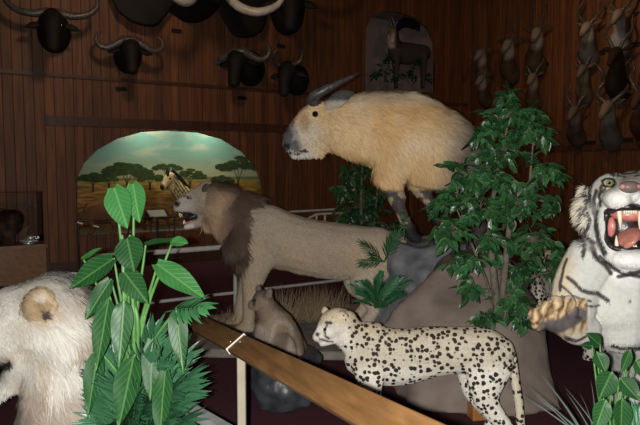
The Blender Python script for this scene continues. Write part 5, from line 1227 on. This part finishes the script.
FRS = [((172, 300), 2.3), ((150, 290), 2.32), ((188, 345), 2.28), ((178, 392), 2.25), ((100, 400), 2.28), ((125, 385), 2.22), ((150, 420), 2.2), ((195, 410), 2.3), ((104, 330), 2.3), ((140, 345), 2.22), ((165, 258), 2.5), ((186, 318), 2.45), ((214, 330), 2.4), ((210, 352), 2.5), ((206, 396), 2.45), ((185, 420), 2.4), ((150, 268), 2.65), ((98, 268), 2.65), ((84, 330), 2.6), ((80, 396), 2.55), ((100, 430), 2.5), ((200, 300), 2.6), ((175, 285), 2.6), ((140, 300), 2.55), ((112, 300), 2.6), ((190, 370), 2.35), ((160, 350), 2.35), ((140, 400), 2.3), ((92, 360), 2.5), ((170, 400), 2.35), ((120, 340), 2.5), ((150, 330), 2.45)]
for (x, y), dd in FRS:
    tip = P(x, y, dd); st = crown+np.array([random.uniform(-.04, .04), random.uniform(-.04, .04), .05]); v = tip-st; Ln = np.linalg.norm(v)*1.05
    d = nrm(v+np.array([0, 0, .32*Ln])); fm = MB(); g = random.uniform(.4, 1.45)
    frond(fm, st, d, np.array([0, -.55, 1.0]), Ln, 14, .13, .018, droop=.55, stemr=.005, col=(g, g, g), ang=48); link('frond', fm.mesh(), M_PALM, pot)
# spray of pointed leaves over the handrail's end
sp2 = MB(); frond(sp2, P(166, 312, 2.45), P(216, 300, 2.2)-P(166, 312, 2.45), (0, -.8, .7), .27, 8, .105, .023, droop=.1, stemr=.003, col=(1.5, 1.6, 1.3), ang=42); link('frond', sp2.mesh(), M_PALM, pot, label='light green frond over the rail end')

# ferns on the slate rock
random.seed(31)
fb = P(380, 308, 4.95); fb[2] = max(.1, fb[2])
fern = thing('fern', fb, 'bright green fern at the foot of the slate rock behind the cheetah', 'fern')
for i in range(24):
    an = random.uniform(-1, 1); v = np.array([an*.8, random.uniform(-.6, .3), random.uniform(.55, 1.1)]); fm = MB(); g = random.uniform(.8, 1.4)
    frond(fm, fb+np.array([random.uniform(-.05, .05), 0, 0]), v, (0, -.5, 1), random.uniform(.26, .44), 17, .05, .0085, droop=.5, stemr=.003, col=(g*.9, g*1.15, g), ang=60); link('frond', fm.mesh(), M_PALM, fern)
f2 = P(384, 262, 5.15)
sp_ = thing('palm_sprig', f2, 'sprig of narrow dark green leaves against the lion rump beside the rock', 'plant')
for tx, ty, Ls in ((355, 242, .22), (366, 268, .2), (400, 234, .26), (393, 240, .22), (372, 262, .14)):
    fm = MB(); v = P(tx, ty, 5.05)-f2; frond(fm, f2, nrm(v+np.array([0, 0, .06])), (0, -.8, .6), Ls*1.15, 7, .11, .010, droop=.15, stemr=.003, col=(1, 1.1, 1), ang=38); link('frond', fm.mesh(), M_PALM, sp_)
# small branch with leaves by the takin hoof
tw = thing('leafy_twig', P(405, 232, 5.25), 'small leafy twig in front of the takin hoof', 'plant')
fm = MB(); fm.tube([P(404, 240, 5.25), P(404, 226, 5.25), P(402, 214, 5.25)], [.003]*3, lat=(0, 1, 0), seg=5)
for i in range(12): leaf(fm, P(404+random.uniform(-2, 2), 212+i*2.2, 5.25), (random.uniform(-1, 1), -.3, random.uniform(-.2, .8)), (0, -1, .6), .06, .022, 'ovate', seg=5)
link('foliage', fm.mesh(), M_LEAFF, tw)
# dry grass tufts on the platform
def grass(px, py, z, n_, hgt, lab, sd):
    random.seed(sd); q = F(px, py, z); mb = MB()
    for i in range(n_):
        b0 = q+np.array([random.gauss(0, .09), random.gauss(0, .06), 0]); v = np.array([random.gauss(0, .35), random.gauss(0, .25), 1]); h_ = hgt*random.uniform(.5, 1.1); g = random.uniform(.6, 1.3)
        leaf(mb, b0, v, (random.uniform(-1, 1), -1, 0), h_, .006, 'blade', droop=random.uniform(.1, .8), fold=0, seg=4, col=(.19*g, .135*g, .08*g))
    o = link('grass_tuft', mb.mesh(), M_GRASS, base=q); tag(o, lab, 'grass', 'dry grass tufts on the platform')
for i, (x, y, n_, h_, lab) in enumerate([(285, 325, 170, .42, 'dry brown grass tuft on the platform between the lion forelegs and the wildcat'), (312, 322, 170, .40, 'dry brown grass tuft on the platform above the cheetah head'), (333, 320, 150, .38, 'dry brown grass tuft on the platform beside the lion hind leg'), (222, 326, 70, .22, 'short dry grass tuft on the platform left of the lion forelegs'), (272, 335, 60, .2, 'short dry grass tuft right of the wildcat head')]):
    grass(x, y, .08, n_, h_, lab, 50+i)

# right foreground plant below the tiger
random.seed(61)
rb = P(615, 470, 2.35); rb0 = np.array([rb[0], rb[1], 0])
rpnt = thing('leafy_plant', rb0, 'green leafy plant in the lower right corner below the tiger', 'plant')
top = np.array([rb[0], rb[1], rb[2]])
sm = MB(); sm.tube([rb0+np.array([0, 0, .0]), (rb0+top)/2, top], [.02, .016, .012], lat=(1, 0, 0))
for (b0, t0, wd, dd) in [((600, 345), (588, 334), 16, 2.45), ((597, 352), (606, 372), 18, 2.4), ((592, 346), (582, 345), 9, 2.42), ((612, 372), (600, 398), 24, 2.35), ((630, 350), (622, 372), 12, 2.4), ((620, 378), (640, 400), 20, 2.3), ((636, 360), (648, 380), 16, 2.4), ((606, 400), (596, 430), 20, 2.3), ((622, 398), (622, 436), 22, 2.25)]:
    a = P(*b0, dd); b_ = P(*t0, dd-.04); Ln = np.linalg.norm(b_-a); lm = MB(); g = random.uniform(.8, 1.3)
    leaf(lm, a, b_-a, (random.uniform(-.3, .3), -1, .4), Ln*1.1, wd*2.4/620, 'ovate', droop=.15, fold=.15, seg=9, col=(g, g, g), across=3); link('leaf', lm.mesh(), M_LEAFB, rpnt)
    sm.tube([top, (top+a)/2+np.array([0, .03, 0]), a], [.006, .005, .003], lat=(0, 1, 0), seg=6)
link('stems', sm.mesh(), M_STEMG, rpnt)
for i in range(16):
    v = np.array([random.uniform(-1, .7), random.uniform(-.7, .2), random.uniform(.5, 1.2)]); fm = MB(); g = random.uniform(.9, 1.6)
    frond(fm, top+np.array([.03, 0, -.02]), v, (0, -.5, 1), random.uniform(.25, .42), 12, .10, .014, droop=.5, stemr=.004, col=(g, g, g), ang=45); link('frond', fm.mesh(), M_PALM, rpnt)
M_GREYBL = mat('grey_green_blade', (.06, .085, .07), .5)
gb = P(596, 452, 2.6); gm = MB()
for i in range(12):
    leaf(gm, gb+np.array([random.uniform(-.05, .05), random.uniform(-.05, .05), 0]), (random.uniform(-1, .6), random.uniform(-.4, .3), random.uniform(.7, 1.3)), (0, -1, .4), random.uniform(.26, .36), .008, 'blade', droop=random.uniform(.9, 1.6), fold=.1, seg=8)
gm.tube([np.array([gb[0], gb[1], 0]), gb], [.02, .03], lat=(1, 0, 0), sub=1)
o = link('arching_grass', gm.mesh(), M_GREYBL, base=(gb[0], gb[1], 0)); tag(o, 'grey green arching blades at the bottom edge left of the leafy plant', 'plant')

# golden wood post behind the cheetah hind leg
pq = F(479, 418, 0); 
mb = MB(); mb.box(np.array([pq[0], pq[1], .14]), .13, .10, .28, (1, .2, 0), (-.2, 1, 0)); o = link('wooden_block', mb.mesh(smooth=False), M_WOODOR, base=(pq[0], pq[1], 0)); tag(o, 'golden wooden block standing behind the cheetah hind leg', 'block'); bv = o.modifiers.new('bevel', 'BEVEL'); bv.width = .008; bv.segments = 2

# spotted leopard behind the ficus: same build as the cheetah, turned away
lp = copy_tree(chee); lp.location = (2.34, 5.75, 0.0); lp.scale = (1.22, 1.22, 1.22); lp.rotation_euler = (0, 0, math.radians(-75))
relabel(lp, 'spotted cat turned away, half hidden behind the lower right of the ficus', category='cheetah')
